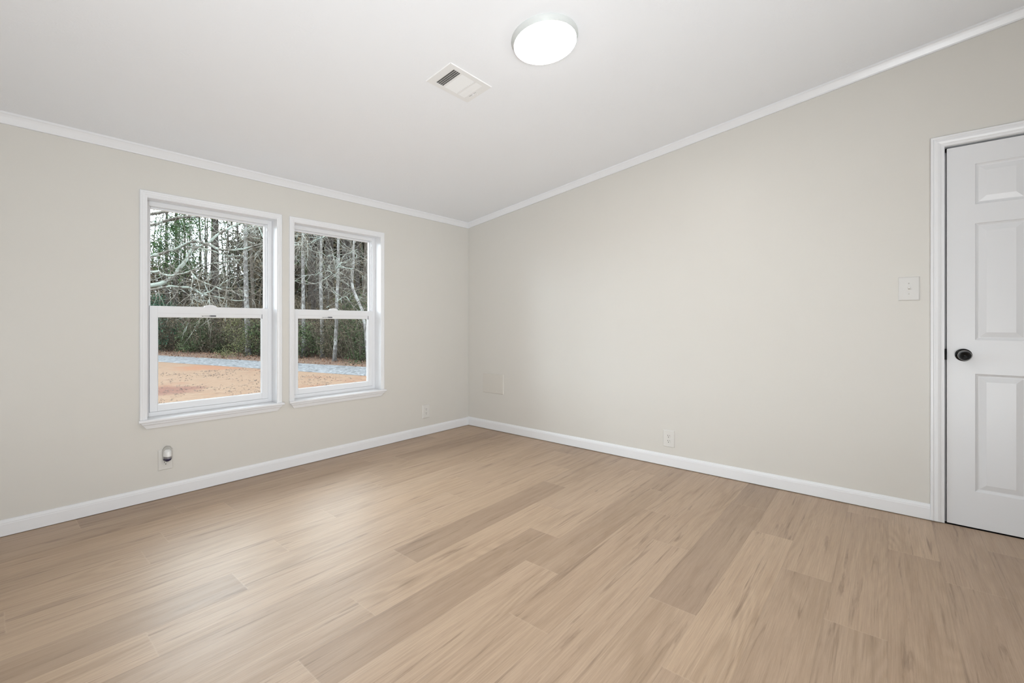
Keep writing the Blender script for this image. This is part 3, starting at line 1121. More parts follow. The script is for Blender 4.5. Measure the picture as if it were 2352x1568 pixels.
YARD = ground_mat('pine_straw_yard', [(0.272, 0.168, 0.104), (0.245, 0.105, 0.056), (0.305, 0.205, 0.134), (0.12, 0.055, 0.036)],
                  [(0.33, 0.52, 0.66), (3.2, 0.48, 0.66), (5.6, 0.58, 0.68)], stretch=(1, 1.6, 1), rot=-0.3)
def add_patch(m, centre, radius, col):
    # a bare patch of darker red earth with a ragged outline
    nt = m.node_tree
    b = nt.nodes['Principled BSDF']
    src = b.inputs['Base Color'].links[0].from_socket
    tc = nt.nodes.new('ShaderNodeTexCoord')
    n = nt.nodes.new('ShaderNodeTexNoise')
    n.inputs['Scale'].default_value = 1.6
    n.inputs['Detail'].default_value = 5
    nt.links.new(tc.outputs['Object'], n.inputs['Vector'])
    vd = nt.nodes.new('ShaderNodeVectorMath')
    vd.operation = 'DISTANCE'
    vd.inputs[1].default_value = (*centre, 0)
    mp = nt.nodes.new('ShaderNodeMapping')
    mp.inputs['Scale'].default_value = (1, 1, 0)
    nt.links.new(tc.outputs['Object'], mp.inputs['Vector'])
    nt.links.new(mp.outputs[0], vd.inputs[0])
    ad = nt.nodes.new('ShaderNodeMath')
    ad.operation = 'MULTIPLY_ADD'
    ad.inputs[1].default_value = radius * 1.3
    nt.links.new(n.outputs['Fac'], ad.inputs[0])
    nt.links.new(vd.outputs['Value'], ad.inputs[2])
    mr = nt.nodes.new('ShaderNodeMapRange')
    mr.inputs[1].default_value = radius * 1.35
    mr.inputs[2].default_value = radius * 1.75
    mr.inputs[3].default_value = 0.85
    mr.inputs[4].default_value = 0.0
    nt.links.new(ad.outputs[0], mr.inputs[0])
    mx = nt.nodes.new('ShaderNodeMix')
    mx.data_type = 'RGBA'
    nt.links.new(mr.outputs[0], mx.inputs[0])
    nt.links.new(src, mx.inputs[6])
    mx.inputs[7].default_value = (*dim_outdoor(col), 1)
    nt.links.new(mx.outputs[2], b.inputs['Base Color'])


add_patch(YARD, cam_ground(375, 897), 1.0, (0.19, 0.082, 0.055))
add_patch(YARD, cam_ground(500, 842), 1.6, (0.30, 0.135, 0.068))
GRAVEL = ground_mat('gravel', [(0.200, 0.206, 0.220), (0.140, 0.143, 0.150), (0.37, 0.385, 0.405), (0.045, 0.042, 0.042)],
                    [(0.9, 0.42, 0.64), (9.0, 0.50, 0.60), (7.0, 0.55, 0.62)])
LITTER = ground_mat('leaf_litter_ground', [(0.13, 0.072, 0.048), (0.19, 0.115, 0.078), (0.27, 0.20, 0.14), (0.05, 0.034, 0.024)],
                    [(1.3, 0.42, 0.62), (7.0, 0.55, 0.66), (5.0, 0.58, 0.68)])


def bark_mat(name, dark, light, lich, lich_amt):
    dark, light, lich = dim_outdoor(dark), dim_outdoor(light), dim_outdoor(lich)
    m, nt, b = new_mat(name)
    b.inputs['Roughness'].default_value = 0.9
    b.inputs['Specular IOR Level'].default_value = 0.1
    tc = nt.nodes.new('ShaderNodeTexCoord')
    mp = nt.nodes.new('ShaderNodeMapping')
    mp.inputs['Scale'].default_value = (9, 9, 2.2)
    nt.links.new(tc.outputs['Object'], mp.inputs['Vector'])
    n = nt.nodes.new('ShaderNodeTexNoise')
    n.inputs['Scale'].default_value = 2.0
    n.inputs['Detail'].default_value = 5
    nt.links.new(mp.outputs[0], n.inputs['Vector'])
    r = nt.nodes.new('ShaderNodeValToRGB')
    r.color_ramp.elements[0].position = 0.35
    r.color_ramp.elements[1].position = 0.68
    r.color_ramp.elements[0].color = (*dark, 1)
    r.color_ramp.elements[1].color = (*light, 1)
    nt.links.new(n.outputs['Fac'], r.inputs[0])
    n2 = nt.nodes.new('ShaderNodeTexNoise')
    n2.inputs['Scale'].default_value = 5.5
    n2.inputs['Detail'].default_value = 4
    nt.links.new(tc.outputs['Object'], n2.inputs['Vector'])
    r2 = nt.nodes.new('ShaderNodeValToRGB')
    r2.color_ramp.elements[0].position = 0.62 - lich_amt * 0.3
    r2.color_ramp.elements[1].position = 0.70 - lich_amt * 0.3
    nt.links.new(n2.outputs['Fac'], r2.inputs[0])
    mx = nt.nodes.new('ShaderNodeMix')
    mx.data_type = 'RGBA'
    nt.links.new(r2.outputs[0], mx.inputs[0])
    nt.links.new(r.outputs[0], mx.inputs[6])
    mx.inputs[7].default_value = (*lich, 1)
    nt.links.new(mx.outputs[2], b.inputs['Base Color'])
    return m


BARK_D = bark_mat('dark_pine_bark', (0.035, 0.028, 0.024), (0.105, 0.085, 0.072), (0.13, 0.125, 0.11), 0.1)
BARK_M = bark_mat('brown_bark', (0.07, 0.056, 0.045), (0.19, 0.155, 0.125), (0.24, 0.23, 0.20), 0.2)
BARK_P = bark_mat('pale_pine_bark', (0.14, 0.125, 0.115), (0.36, 0.335, 0.32), (0.44, 0.43, 0.41), 0.35)
BARK_L = bark_mat('lichen_bark', (0.12, 0.10, 0.085), (0.36, 0.335, 0.29), (0.47, 0.52, 0.46), 0.55)
TWIG = bark_mat('twig_bark', (0.22, 0.19, 0.155), (0.47, 0.44, 0.38), (0.52, 0.55, 0.50), 0.35)
TWIG_B = bark_mat('brush_twigs', (0.09, 0.07, 0.05), (0.26, 0.21, 0.16), (0.30, 0.27, 0.21), 0.2)


def leaf_mat(name, cols, scale=6.0):
    cols = [dim_outdoor(c) for c in cols]
    m, nt, b = new_mat(name)
    b.inputs['Roughness'].default_value = 0.8
    b.inputs['Specular IOR Level'].default_value = 0.1
    tc = nt.nodes.new('ShaderNodeTexCoord')
    n = nt.nodes.new('ShaderNodeTexNoise')
    n.inputs['Scale'].default_value = scale
    n.inputs['Detail'].default_value = 3
    nt.links.new(tc.outputs['Object'], n.inputs['Vector'])
    r = nt.nodes.new('ShaderNodeValToRGB')
    els = r.color_ramp.elements
    els[0].position = 0.30
    els[0].color = (*cols[0], 1)
    els[1].position = 0.72
    els[1].color = (*cols[-1], 1)
    for i, c in enumerate(cols[1:-1]):
        e = els.new(0.30 + 0.42 * (i + 1) / (len(cols) - 1))
        e.color = (*c, 1)
    nt.links.new(n.outputs['Fac'], r.inputs[0])
    oi = nt.nodes.new('ShaderNodeObjectInfo')
    mr = nt.nodes.new('ShaderNodeMapRange')
    mr.inputs[3].default_value = 0.7
    mr.inputs[4].default_value = 1.35
    nt.links.new(oi.outputs['Random'], mr.inputs[0])
    vm = nt.nodes.new('ShaderNodeVectorMath')
    vm.operation = 'SCALE'
    nt.links.new(r.outputs[0], vm.inputs[0])
    nt.links.new(mr.outputs[0], vm.inputs['Scale'])
    nt.links.new(vm.outputs[0], b.inputs['Base Color'])
    return m


LEAF_B = leaf_mat('dry_brown_leaves', [(0.07, 0.053, 0.035), (0.165, 0.130, 0.082), (0.28, 0.215, 0.135)])
LEAF_G = leaf_mat('green_leaves', [(0.035, 0.052, 0.026), (0.075, 0.105, 0.045), (0.13, 0.16, 0.075)])
LEAF_Y = leaf_mat('yellow_green_leaves', [(0.07, 0.082, 0.038), (0.145, 0.15, 0.07), (0.30, 0.27, 0.12)])
NEEDLE = leaf_mat('pine_needles', [(0.03, 0.055, 0.025), (0.08, 0.15, 0.055), (0.16, 0.26, 0.09)], 2.5)
NEEDLE_T = leaf_mat('bluish_evergreen', [(0.022, 0.055, 0.036), (0.05, 0.115, 0.07), (0.09, 0.17, 0.10)], 3.0)
CONE = plain('dark_debris', (0.04, 0.026, 0.019), 0.9)


def tube(bm, pts, rads, seg=6):
    pts = [Vector(p) for p in pts]
    rings = []
    for i, p in enumerate(pts):
        d = (pts[min(i + 1, len(pts) - 1)] - pts[max(i - 1, 0)])
        d = d.normalized() if d.length > 1e-9 else Vector((0, 0, 1))
        a = d.cross(Vector((0.31, 0.17, 0.93)) if abs(d.z) < 0.9 else Vector((1, 0.1, 0))).normalized()
        c = d.cross(a)
        rings.append([bm.verts.new(p + (a * math.cos(2 * math.pi * k / seg) + c * math.sin(2 * math.pi * k / seg)) * rads[i]) for k in range(seg)])
    for r0, r1 in zip(rings[:-1], rings[1:]):
        for k in range(seg):
            f = bm.faces.new((r0[k], r0[(k + 1) % seg], r1[(k + 1) % seg], r1[k]))
            f.smooth = True
    bm.faces.new(rings[-1])
    bm.faces.new(list(reversed(rings[0])))


def rnd(a, b):
    return random.uniform(a, b)


def rvec():
    while True:
        v = Vector((rnd(-1, 1), rnd(-1, 1), rnd(-1, 1)))
        if 0.05 < v.length < 1:
            return v.normalized()


def leaf(bm, p, size, aspect=0.5):
    a = rvec()
    b_ = a.cross(rvec())
    if b_.length < 1e-3:
        return
    b_.normalize()
    a = a * size
    b_ = b_ * size * aspect
    m = p + a * 0.5
    bm.faces.new([bm.verts.new(p), bm.verts.new(m + b_ * 0.5), bm.verts.new(p + a), bm.verts.new(m - b_ * 0.5)])


def branchlet(bm, p, d, length, r, depth, droop=0.0, wig=0.25, kids=4, seg=4):
    """a crooked tapering twig with side twigs"""
    n = 4 if depth else 3
    pts, rads = [p.copy()], [r]
    cur, dr = p.copy(), d.normalized()
    for i in range(n):
        dr = (dr + rvec() * wig + Vector((0, 0, -droop))).normalized()
        cur = cur + dr * (length / n)
        pts.append(cur.copy())
        rads.append(r * (1 - 0.75 * (i + 1) / n))
    tube(bm, pts, rads, seg)
    if depth:
        for k in range(kids):
            t = rnd(0.2, 1.0) * n
            i = min(int(t), n - 1)
            q = pts[i].lerp(pts[i + 1], t - i)
            dd = (pts[i + 1] - pts[i]).normalized()
            side = (dd + rvec() * 0.95).normalized()
            branchlet(bm, q, side, length * rnd(0.35, 0.65), max(0.0025, r * 0.55), depth - 1, droop, wig, max(2, kids - 1), 3)


# -- ground surfaces
P0 = Vector((12.3, 19.0, 0))
EV = Vector((-0.2425, 0.970, 0))
NV = Vector((0.970, 0.2425, 0))


def ground_quad(name, corners, mat, label, cat):
    bm = bmesh.new()
    bm.faces.new([bm.verts.new(p) for p in corners])
    bmesh.ops.subdivide_edges(bm, edges=bm.edges, cuts=30, use_grid_fill=True)
    bmesh.ops.recalc_face_normals(bm, faces=bm.faces)
    if bm.faces[:][0].normal.z < 0:
        bmesh.ops.reverse_faces(bm, faces=bm.faces)
    o = link_mesh(name, bm, mat, smooth=True)
    tag(o, label, cat, kind='structure')
    return o


ground_quad('yard', [(-90, -60, ZG - 0.004), (110, -60, ZG - 0.004), (110, 110, ZG - 0.004), (-90, 110, ZG - 0.004)], YARD,
            'tan and orange yard strewn with pine straw outside the windows', 'yard')


def strip(s0, s1, t0, t1, z):
    return [tuple(P0 + EV * s + NV * t + Vector((0, 0, z))) for s, t in ((s0, t0), (s1, t0), (s1, t1), (s0, t1))]


ground_quad('gravel_drive', strip(-40, 60, -4.25, -1.75, ZG), GRAVEL, 'pale blue-grey gravel drive crossing beyond the yard', 'gravel drive')
ground_quad('forest_floor', strip(-40, 90, -1.95, 90, ZG - 0.002), LITTER, 'reddish brown leaf-covered ground under the trees', 'forest floor')

# loose dark bits in the yard and leaves on the verge: nobody could count them
bm = bmesh.new()
for i in range(8000):
    az = math.radians(rnd(3, 42))
    d = 6 + 16 * random.random() ** 0.8
    p = Vector((d * math.sin(az), d * math.cos(az), 0))
    if (p - P0).dot(NV) > -4.3:
        continue
    sz = rnd(0.008, 0.028) * (0.6 + d / 20)
    if noise.noise(Vector((p.x * 0.9, p.y * 0.5, 4.0))) < rnd(-0.35, 0.3):
        continue
    a = rnd(0, 6.28)
    u_ = Vector((math.cos(a), math.sin(a), rnd(-0.1, 0.4))) * sz
    w_ = Vector((-math.sin(a), math.cos(a), rnd(-0.2, 0.3))) * sz * rnd(0.25, 0.5)
    c = p + Vector((0, 0, ZG + 0.005))
    top = c + Vector((0, 0, sz * rnd(0.25, 0.5)))
    q = [bm.verts.new(c - u_), bm.verts.new(c + w_), bm.verts.new(c + u_), bm.verts.new(c - w_)]
    tp = bm.verts.new(top)
    for k in range(4):
        bm.faces.new((q[k], q[(k + 1) % 4], tp))
tag(link_mesh('yard_debris', bm, CONE), 'dark pine cones and leaf bits scattered over the tan yard', 'debris', kind='stuff')
bm = bmesh.new()
for i in range(5000):
    s = rnd(-12, 40)
    t = rnd(-1.9, 3.0)
    p = P0 + EV * s + NV * t + Vector((0, 0, ZG + rnd(0.015, 0.05)))
    leaf(bm, p, rnd(0.05, 0.12), 0.7)
tag(link_mesh('fallen_leaves', bm, leaf_mat('fallen_leaf', [(0.10, 0.045, 0.028), (0.25, 0.13, 0.08), (0.40, 0.30, 0.20)], 3.0)),
    'brown fallen leaves along the far edge of the gravel drive', 'leaves', kind='stuff')


# -- prototypes of wood plants (meshes are shared between copies)
def pine_meshes(h, r, bark, bend, crown_from, stubs):
    bm = bmesh.new()
    pts, rads = [], []
    n = 12
    a = rnd(0, 6.28)
    for i in range(n + 1):
        t = i / n
        off = bend * math.sin(t * 3.0) * h * 0.03
        pts.append((off * math.cos(a) + rnd(-1, 1) * 0.02, off * math.sin(a) + rnd(-1, 1) * 0.02, -0.15 + h * t))
        rads.append(r * (1.25 if i == 0 else 1.0) * (1 - 0.72 * t))
    tube(bm, pts, rads, 9)
    me_t = bm
    bs = bmesh.new()
    for k in range(stubs):
        z = rnd(1.5, h * 0.75)
        t = z / h
        i = min(int(t * n), n - 1)
        p = Vector(pts[i]).lerp(Vector(pts[i + 1]), t * n - i)
        aa = rnd(0, 6.28)
        branchlet(bs, p, Vector((math.cos(aa), math.sin(aa), rnd(-0.35, 0.35))), rnd(0.6, 2.0), 0.017, 1, 0.03, 0.28, 3, 3)
    bc = bmesh.new()
    for k in range(11):
        z = rnd(crown_from, 1.0) * h
        aa = rnd(0, 6.28)
        rr = (1.05 - z / h) * h * 0.22 + 0.5
        for j in range(16):
            q = Vector((math.cos(aa), math.sin(aa), 0)) * rr * rnd(0.25, 1.0) + Vector((0, 0, z)) + rvec() * 0.45
            leaf(bc, q, rnd(0.35, 0.6), 0.16)
    return me_t, bs, bc


def make_pine(label, h, r, bark, bend=1.0, crown_from=0.72, stubs=8, group=None):
    root = empty('pine_tree')
    tag(root, label, 'tree', group)
    t_, s_, c_ = pine_meshes(h, r, bark, bend, crown_from, stubs)
    link_mesh('trunk', t_, bark, root)
    o = link_mesh('dead_branches', s_, TWIG_B if bark is not BARK_P else BARK_M, root)
    o['kind'] = 'stuff'
    o = link_mesh('crown', c_, NEEDLE, root)
    return root


def cam_pt(px, depth, z=ZG, py=None):
    """a place at a given forward distance, found from the photo's column (and row)"""
    u = (px - 1176.0) / 1030.0
    f = Vector((math.sin(YAW), math.cos(YAW), 0))
    r = Vector((math.cos(YAW), -math.sin(YAW), 0))
    p = (f + r * u) * depth
    p.z = z if py is None else CAM_H - (py - 743.0) / 1030.0 * depth
    return p


# notable pale trunks
FR = [
    ('pine_tree', 571, 26.5, 13.0, 0.165, BARK_P, 'pale grey pine trunk at right of the left window, beside the yellow-green bush', 0.45),
    ('pine_tree', 697, 25.5, 13.0, 0.115, BARK_P, 'pale grey pine trunk nearest the left edge of the right window', 0.4),
    ('pine_tree', 741, 25.5, 13.0, 0.115, BARK_P, 'pale grey pine trunk left of centre in the right window', 0.4),
    ('pine_tree', 768, 22.6, 13.0, 0.095, BARK_P, 'slim pale brown trunk at the middle of the right window', 0.5),
]
for nm, px, d, h, r, bk, lb, bend in FR:
    o = make_pine(lb, h, r, bk, bend, 0.74, 5)
    o.location = cam_pt(px, d)

# crooked pale sapling toward the right of the right window
cs = empty('crooked_tree')
tag(cs, 'thin crooked pale tree leaning at right in the right window', 'tree')
bm = bmesh.new()
cpts = [cam_pt(px, 17.5, py=py) for px, py in ((846, 850), (840, 762), (832, 712), (819, 684), (811, 664), (808, 648), (812, 606), (812, 575), (815, 520), (818, 440))]
cpts[0].z = ZG - 0.05
base_c = cpts[0].copy()
tube(bm, [p - base_c for p in cpts], [0.062, 0.058, 0.056, 0.055, 0.053, 0.05, 0.048, 0.045, 0.04, 0.03], 8)
link_mesh('trunk', bm, BARK_P, cs)
bm = bmesh.new()
for p in cpts[2:]:
    for k in range(3):
        branchlet(bm, p - base_c, Vector((rnd(-1, 1), rnd(-1, 1), rnd(0.0, 0.6))), rnd(0.6, 1.4), 0.012, 1, 0.02, 0.3, 3, 3)
link_mesh('twigs', bm, TWIG, cs)['kind'] = 'stuff'
cs.location = base_c

# dark pines deeper in the wood
pines = [make_pine('tall dark pine trunk deep in the wood across the drive', h, r, bk, b_, cf, st, 'dark pines in the wood')
         for h, r, bk, b_, cf, st in ((15, 0.17, BARK_D, 0.6, 0.74, 9), (14, 0.12, BARK_D, 1.0, 0.74, 10), (16, 0.20, BARK_D, 0.5, 0.76, 8), (13.5, 0.10, BARK_M, 1.4, 0.76, 12), (15, 0.14, BARK_M, 0.8, 0.74, 10))]
used = set()


def put(proto_list, idx, p, sc=1.0, rz=None):
    pr = proto_list[idx]
    key = (id(proto_list), idx)
    if key not in used:
        used.add(key)
        o = pr
    else:
        o = dup(pr, p)
    o.location = p
    o.rotation_euler = (0, 0, rnd(0, 6.28) if rz is None else rz)
    o.scale = (sc, sc, sc)
    return o


pos = []
# trunks visible as dark columns in the left window
for px, d, i in ((388, 36, 0), (399, 38, 2), (421, 40, 0), (424, 52, 1), (444, 46, 1), (462, 56, 3), (487, 37, 2), (496, 34, 0), (516, 44, 1), (530, 48, 3),
                 (551, 33, 1), (590, 31, 4), (602, 36, 0), (722, 28, 0), (726, 33, 2), (790, 27, 0), (380, 44, 3), (407, 50, 1), (413, 45, 3), (431, 60, 0), (437, 42, 3), (455, 50, 2), (470, 42, 1), (478, 58, 2), (508, 60, 0), (522, 40, 3), (540, 42, 0), (668, 31, 4), (683, 27, 3), (712, 37, 0), (748, 30, 1), (781, 36, 2), (815, 33, 0), (840, 31, 2), (803, 30, 2), (829, 26, 4), (700, 40, 2), (755, 34, 0)):
    p = cam_pt(px, d)
    pos.append(p)
    put(pines, i, p)
tries = 0
while len(pos) < 88 and tries < 4000:
    tries += 1
    az = math.radians(rnd(3, 44))
    d = rnd(26, 72)
    p = Vector((d * math.sin(az), d * math.cos(az), ZG))
    if (p - P0).dot(NV) < 4 or min((p - q).length for q in pos) < 2.0:
        continue
    pos.append(p)
    put(pines, random.randrange(5), p, rnd(0.9, 1.15))


# brush: tangled twigs and leaves
def make_brush(name, label, group, h, w, lmat, n_leaf, lsize, n_tw, tmat=None, low=0.0, cat='bush'):
    root = empty(name)
    tag(root, label, cat, group)
    bt = bmesh.new()
    for k in range(n_tw):
        a = rnd(0, 6.28)
        rr = w * 0.35 * random.random()
        branchlet(bt, Vector((rr * math.cos(a), rr * math.sin(a), -0.05)), Vector((math.cos(a) * 0.35, math.sin(a) * 0.35, 1)), h * rnd(0.6, 1.05), 0.016, 1, -0.02, 0.22, 5, 3)
    link_mesh('stems', bt, tmat or TWIG_B, root)['kind'] = 'stuff'
    bl_ = bmesh.new()
    clumps = []
    for k in range(26):
        z = h * (low + (1 - low) * random.random())
        a = rnd(0, 6.28)
        rr = w * 0.5 * math.sqrt(random.random()) * (1.05 - 0.5 * z / h)
        clumps.append(Vector((rr * math.cos(a), rr * math.sin(a), z)))
    for k in range(n_leaf):
        c = random.choice(clumps)
        q = c + rvec() * (w * 0.22 * random.random() ** 0.6)
        if q.z < 0.02:
            q.z = rnd(0.02, 0.3)
        leaf(bl_, q, lsize * rnd(0.6, 1.3), 0.25 if lmat in (NEEDLE, NEEDLE_T) else 0.5)
    link_mesh('foliage', bl_, lmat, root)['kind'] = 'stuff'
    return root


brown = [make_brush('brush_thicket', 'brown tangled thicket filling the wood behind the pale trunks', 'brown thickets', 3.4, 3.2, LEAF_B, 2200, 0.12, 34) for k in range(3)]
green = [make_brush('evergreen_bush', 'low green bush at the edge of the wood', 'green bushes', 1.7, 2.0, LEAF_G, 1700, 0.10, 16) for k in range(2)]
tall = [make_brush('understory_tree', 'tall leafy understory tree far back in the wood', 'far understory trees', 10.5, 7.5, m_, 3600, 0.36, 30, None, 0.05, 'tree') for m_ in (LEAF_B, LEAF_G, LEAF_B)]

for i in range(64):
    az = math.radians(3 + 41 * ((i * 0.618) % 1.0))
    s_edge = None
    # distance to the wood's edge along this azimuth
    dv = Vector((math.sin(az), math.cos(az), 0))
    de = P0.dot(NV) / dv.dot(NV)
    d = de + 1.6 + 22 * (i / 64.0) ** 1.2
    put(brown, i % 3, dv * d + Vector((0, 0, ZG)), rnd(0.65, 0.95) + 0.45 * (i / 64.0))
for i in range(22):
    az = math.radians(5 + 37 * ((i * 0.618 + 0.3) % 1.0))
    dv = Vector((math.sin(az), math.cos(az), 0))
    de = P0.dot(NV) / dv.dot(NV)
    put(green, i % 2, dv * (de + rnd(1.0, 4.0)) + Vector((0, 0, ZG)), rnd(0.6, 1.1))
for i in range(44):
    az_d = 2 + 43 * ((i * 0.618 + 0.1) % 1.0)
    az = math.radians(az_d)
    dv = Vector((math.sin(az), math.cos(az), 0))
    d = rnd(50, 72)
    sc = 0.72 if 9.5 < az_d < 19.0 else (1.0 if az_d < 23.5 else 1.65)
    if az_d < 7:
        sc = 1.3
    put(tall, i % 3, dv * d + Vector((0, 0, ZG)), sc * rnd(0.9, 1.15))

# particular bushes the photo shows
yb_ = make_brush('yellow_bush', 'yellow-green bush beside the pale trunk in the left window', None, 2.3, 2.6, LEAF_Y, 2200, 0.085, 14)
yb_.location = cam_pt(556, 26.0)
eb = make_brush('evergreen_sapling', 'bluish green young evergreen at the left edge of the left window', None, 3.9, 2.4, NEEDLE_T, 2600, 0.20, 12, None, 0.1)
eb.location = cam_pt(372, 30.5)
gb = make_brush('green_shrub', 'green shrub in the middle of the lower left window', None, 2.6, 2.2, LEAF_G, 2600, 0.09, 12)
gb.location = cam_pt(447, 30.0)
rb = make_brush('leafy_shrub', 'green leafy shrub at right in the lower right window', None, 3.3, 3.2, LEAF_G, 3400, 0.085, 16)
rb.location = cam_pt(826, 22.5)
pb = make_brush('pine_sapling', 'young bright green pine behind the bare branches, upper left of the left window', None, 9.5, 4.6, NEEDLE, 4200, 0.26, 6, None, 0.60, 'tree')
pb.location = cam_pt(405, 33.0)

# slender saplings along the edge
sap = []
for v_ in range(3):
    root = empty('sapling')
    tag(root, 'slender bare sapling standing among the brush', 'tree', 'slender saplings')
    bm = bmesh.new()
    pts = [Vector((0, 0, -0.05))]
    d_ = Vector((rnd(-0.1, 0.1), rnd(-0.1, 0.1), 1))
    for k in range(9):
        d_ = (d_ + rvec() * 0.10 + Vector((0, 0, 0.08))).normalized()
        pts.append(pts[-1] + d_ * 0.85)
    tube(bm, pts, [0.034 * (1 - 0.085 * k) for k in range(10)], 6)
    link_mesh('trunk', bm, BARK_M if v_ else TWIG, root)
    bm = bmesh.new()
    for k in range(16):
        branchlet(bm, pts[rnd(2, 9).__int__()], Vector((rnd(-1, 1), rnd(-1, 1), rnd(0.1, 0.8))), rnd(0.6, 1.7), 0.011, 1, 0.0, 0.3, 4, 3)
    link_mesh('twigs', bm, TWIG_B if v_ else TWIG, root)['kind'] = 'stuff'
    sap.append(root)
for i in range(30):
    az = math.radians(6 + 34 * ((i * 0.618 + 0.77) % 1.0))
    dv = Vector((math.sin(az), math.cos(az), 0))
    de = P0.dot(NV) / dv.dot(NV)
    put(sap, i % 3, dv * (de + rnd(0.6, 9.0)) + Vector((0, 0, ZG)), rnd(0.8, 1.3))

# -- the bare lichen-covered tree close to the house, its limbs reaching across both windows
bt = empty('bare_tree', (0.95, 10.5, ZG))
tag(bt, 'bare lichen-covered tree whose limbs reach across the windows from the left', 'tree')
base_b = Vector(bt.location)
tp = [Vector((0, 0, -0.1)), Vector((0.02, 0.03, 1.2)), Vector((-0.03, 0.06, 2.4)), Vector((0.05, 0.02, 3.6)), Vector((0.02, 0.1, 4.8)), Vector((0.1, 0.05, 6.2))]
bm = bmesh.new()
tube(bm, tp, [0.19, 0.15, 0.135, 0.115, 0.08, 0.04], 10)
link_mesh('trunk', bm, BARK_L, bt)


def z1(l):
    return [(300 + a / 5.6, 420 + b / 5.6) for a, b in l]


def z3(l):
    return [(640 + a / 6.535, 480 + b / 6.535) for a, b in l]


LIMBS = [
    (z1([(250, 1330), (430, 1280), (540, 1210), (640, 1080), (720, 980), (780, 870), (990, 770), (1130, 660), (1270, 580), (1400, 520), (1560, 430)]), 8.2, 9.3, 0.044, 0.016),
    (z1([(250, 1380), (350, 1360), (500, 1330), (650, 1340), (760, 1345), (850, 1390), (920, 1425), (1040, 1450), (1200, 1480), (1350, 1510), (1480, 1512)]), 8.0, 7.6, 0.024, 0.007),
    (z1([(240, 950), (300, 930), (450, 890), (600, 840), (740, 770), (850, 750), (960, 780), (1060, 820), (1160, 860), (1300, 862), (1450, 850), (1600, 810), (1720, 790)]) + z3([(120, 560), (235, 545), (360, 540), (450, 530), (540, 470), (690, 410)]), 8.4, 7.9, 0.030, 0.010),
    (z1([(230, 545), (400, 500), (550, 460), (700, 440), (860, 430), (1000, 380)]), 8.6, 8.2, 0.032, 0.018),
    (z1([(240, 1148), (400, 1175), (530, 1190), (650, 1170), (780, 1130), (900, 1090), (1050, 1040), (1200, 1010), (1400, 990)]), 7.8, 7.4, 0.022, 0.006),
    (z1([(240, 402), (420, 370), (490, 365), (600, 330)]), 8.3, 8.0, 0.030, 0.020),
]
SUB = [
    (z1([(780, 1140), (830, 1220), (920, 1270), (1000, 1300), (1100, 1340), (1200, 1375), (1290, 1390)]), 7.5, 7.3, 0.014, 0.005),
    (z1([(730, 820), (850, 830), (960, 850), (1060, 870), (1180, 920), (1300, 940), (1450, 930)]), 8.3, 8.0, 0.016, 0.006),
    (z1([(920, 1420), (1020, 1400), (1080, 1350), (1180, 1290), (1330, 1210)]), 7.6, 7.5, 0.012, 0.004),
    (z1([(1250, 625), (1350, 660), (1420, 690), (1500, 745), (1600, 790)]), 8.9, 8.8, 0.012, 0.005),
    (z1([(600, 1345), (680, 1390), (760, 1450), (860, 1520), (960, 1550)]), 7.9, 7.7, 0.010, 0.004),
    (z1([(1630, 540), (1680, 640), (1720, 730)]), 7.9, 7.8, 0.012, 0.006),
    (z3([(800, 965), (860, 900), (920, 830), (950, 800), (1080, 810)]), 8.2, 8.3, 0.012, 0.005),
    (z3([(900, 865), (1050, 890), (1150, 905), (1240, 950), (1310, 1010)]), 8.2, 8.3, 0.011, 0.005),
    (z3([(540, 1010), (600, 960), (700, 920), (800, 965), (640, 1080), (520, 1130)]), 8.2, 8.0, 0.010, 0.004),
    (z3([(720, 1480), (860, 1400), (1000, 1310), (1060, 1380), (1150, 1510)]), 8.6, 8.6, 0.011, 0.007),
    (z3([(520, 640), (650, 665), (720, 710), (800, 690), (960, 800)]), 8.3, 8.5, 0.009, 0.004),
    (z3([(870, 690), (1000, 680), (1100, 640), (1180, 600)]), 8.5, 8.6, 0.010, 0.004),
]
btw = bmesh.new()


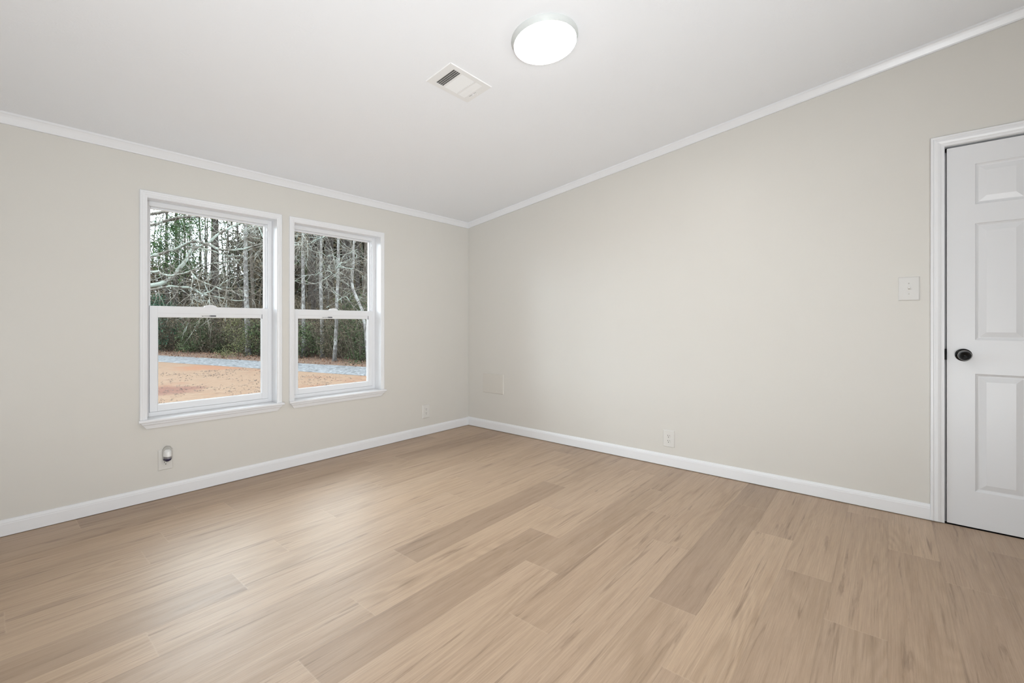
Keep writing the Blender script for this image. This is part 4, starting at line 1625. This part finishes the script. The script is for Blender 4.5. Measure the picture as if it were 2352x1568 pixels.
def limb(path, d0, d1, r0, r1, start=None):
    bm = bmesh.new()
    n = len(path)
    pts = [cam_pt(px, d0 + (d1 - d0) * i / (n - 1), py=py) - base_b for i, (px, py) in enumerate(path)]
    if start is not None:
        pts.insert(0, start)
    # smooth once and add small irregularities
    fine = []
    for i in range(len(pts) - 1):
        for k in range(3):
            t = k / 3
            p_1, p0_, p1_, p2_ = pts[max(i - 1, 0)], pts[i], pts[i + 1], pts[min(i + 2, len(pts) - 1)]
            q = 0.5 * ((2 * p0_) + (p1_ - p_1) * t + (2 * p_1 - 5 * p0_ + 4 * p1_ - p2_) * t * t + (3 * p0_ - p_1 - 3 * p1_ + p2_) * t ** 3)
            fine.append(q + rvec() * r0 * 0.22)
    fine.append(pts[-1])
    m = len(fine) - 1
    tube(bm, fine, [(r0 + (r1 - r0) * i / m) * rnd(0.88, 1.14) for i in range(m + 1)], 7)
    link_mesh('branch', bm, BARK_L, bt)
    for k in range(int(m * 0.85)):
        i = random.randrange(3 if start is not None else 1, m)
        d_ = (fine[i] - fine[i - 1]).normalized()
        branchlet(btw, fine[i], d_ * 0.7 + rvec(), rnd(0.25, 0.75), rnd(0.0045, 0.008), 1, 0.03, 0.35, 4, 3)


for path, d0, d1, r0, r1 in LIMBS:
    q0 = cam_pt(path[0][0], d0, py=path[0][1]) - base_b
    zt_ = min(max(q0.z - 0.35, 0.6), 5.8)
    i = max(k for k in range(len(tp)) if tp[k].z <= zt_)
    st = tp[i].lerp(tp[i + 1], (zt_ - tp[i].z) / (tp[i + 1].z - tp[i].z))
    limb(path, d0, d1, r0, r1, st)
for path, d0, d1, r0, r1 in SUB:
    limb(path, d0, d1, r0, r1)
# drooping sprays of fine twigs
for px, py, d, nn in ((595, 520, 7.9, 16), (608, 555, 7.9, 14), (585, 510, 7.9, 10), (690, 562, 7.9, 26), (700, 545, 7.9, 12), (735, 545, 8.0, 10), (772, 600, 8.2, 10), (770, 628, 8.2, 12)):
    for k in range(nn):
        p = cam_pt(px + rnd(-8, 8), d + rnd(-0.2, 0.2), py=py + rnd(-8, 8)) - base_b
        branchlet(btw, p, Vector((rnd(-0.7, 0.9), rnd(-0.7, 0.7), rnd(-0.9, 0.3))), rnd(0.25, 0.6), rnd(0.004, 0.007), 1, 0.05, 0.3, 3, 3)
tw_o = link_mesh('twigs', btw, TWIG, bt)
tw_o['kind'] = 'stuff'
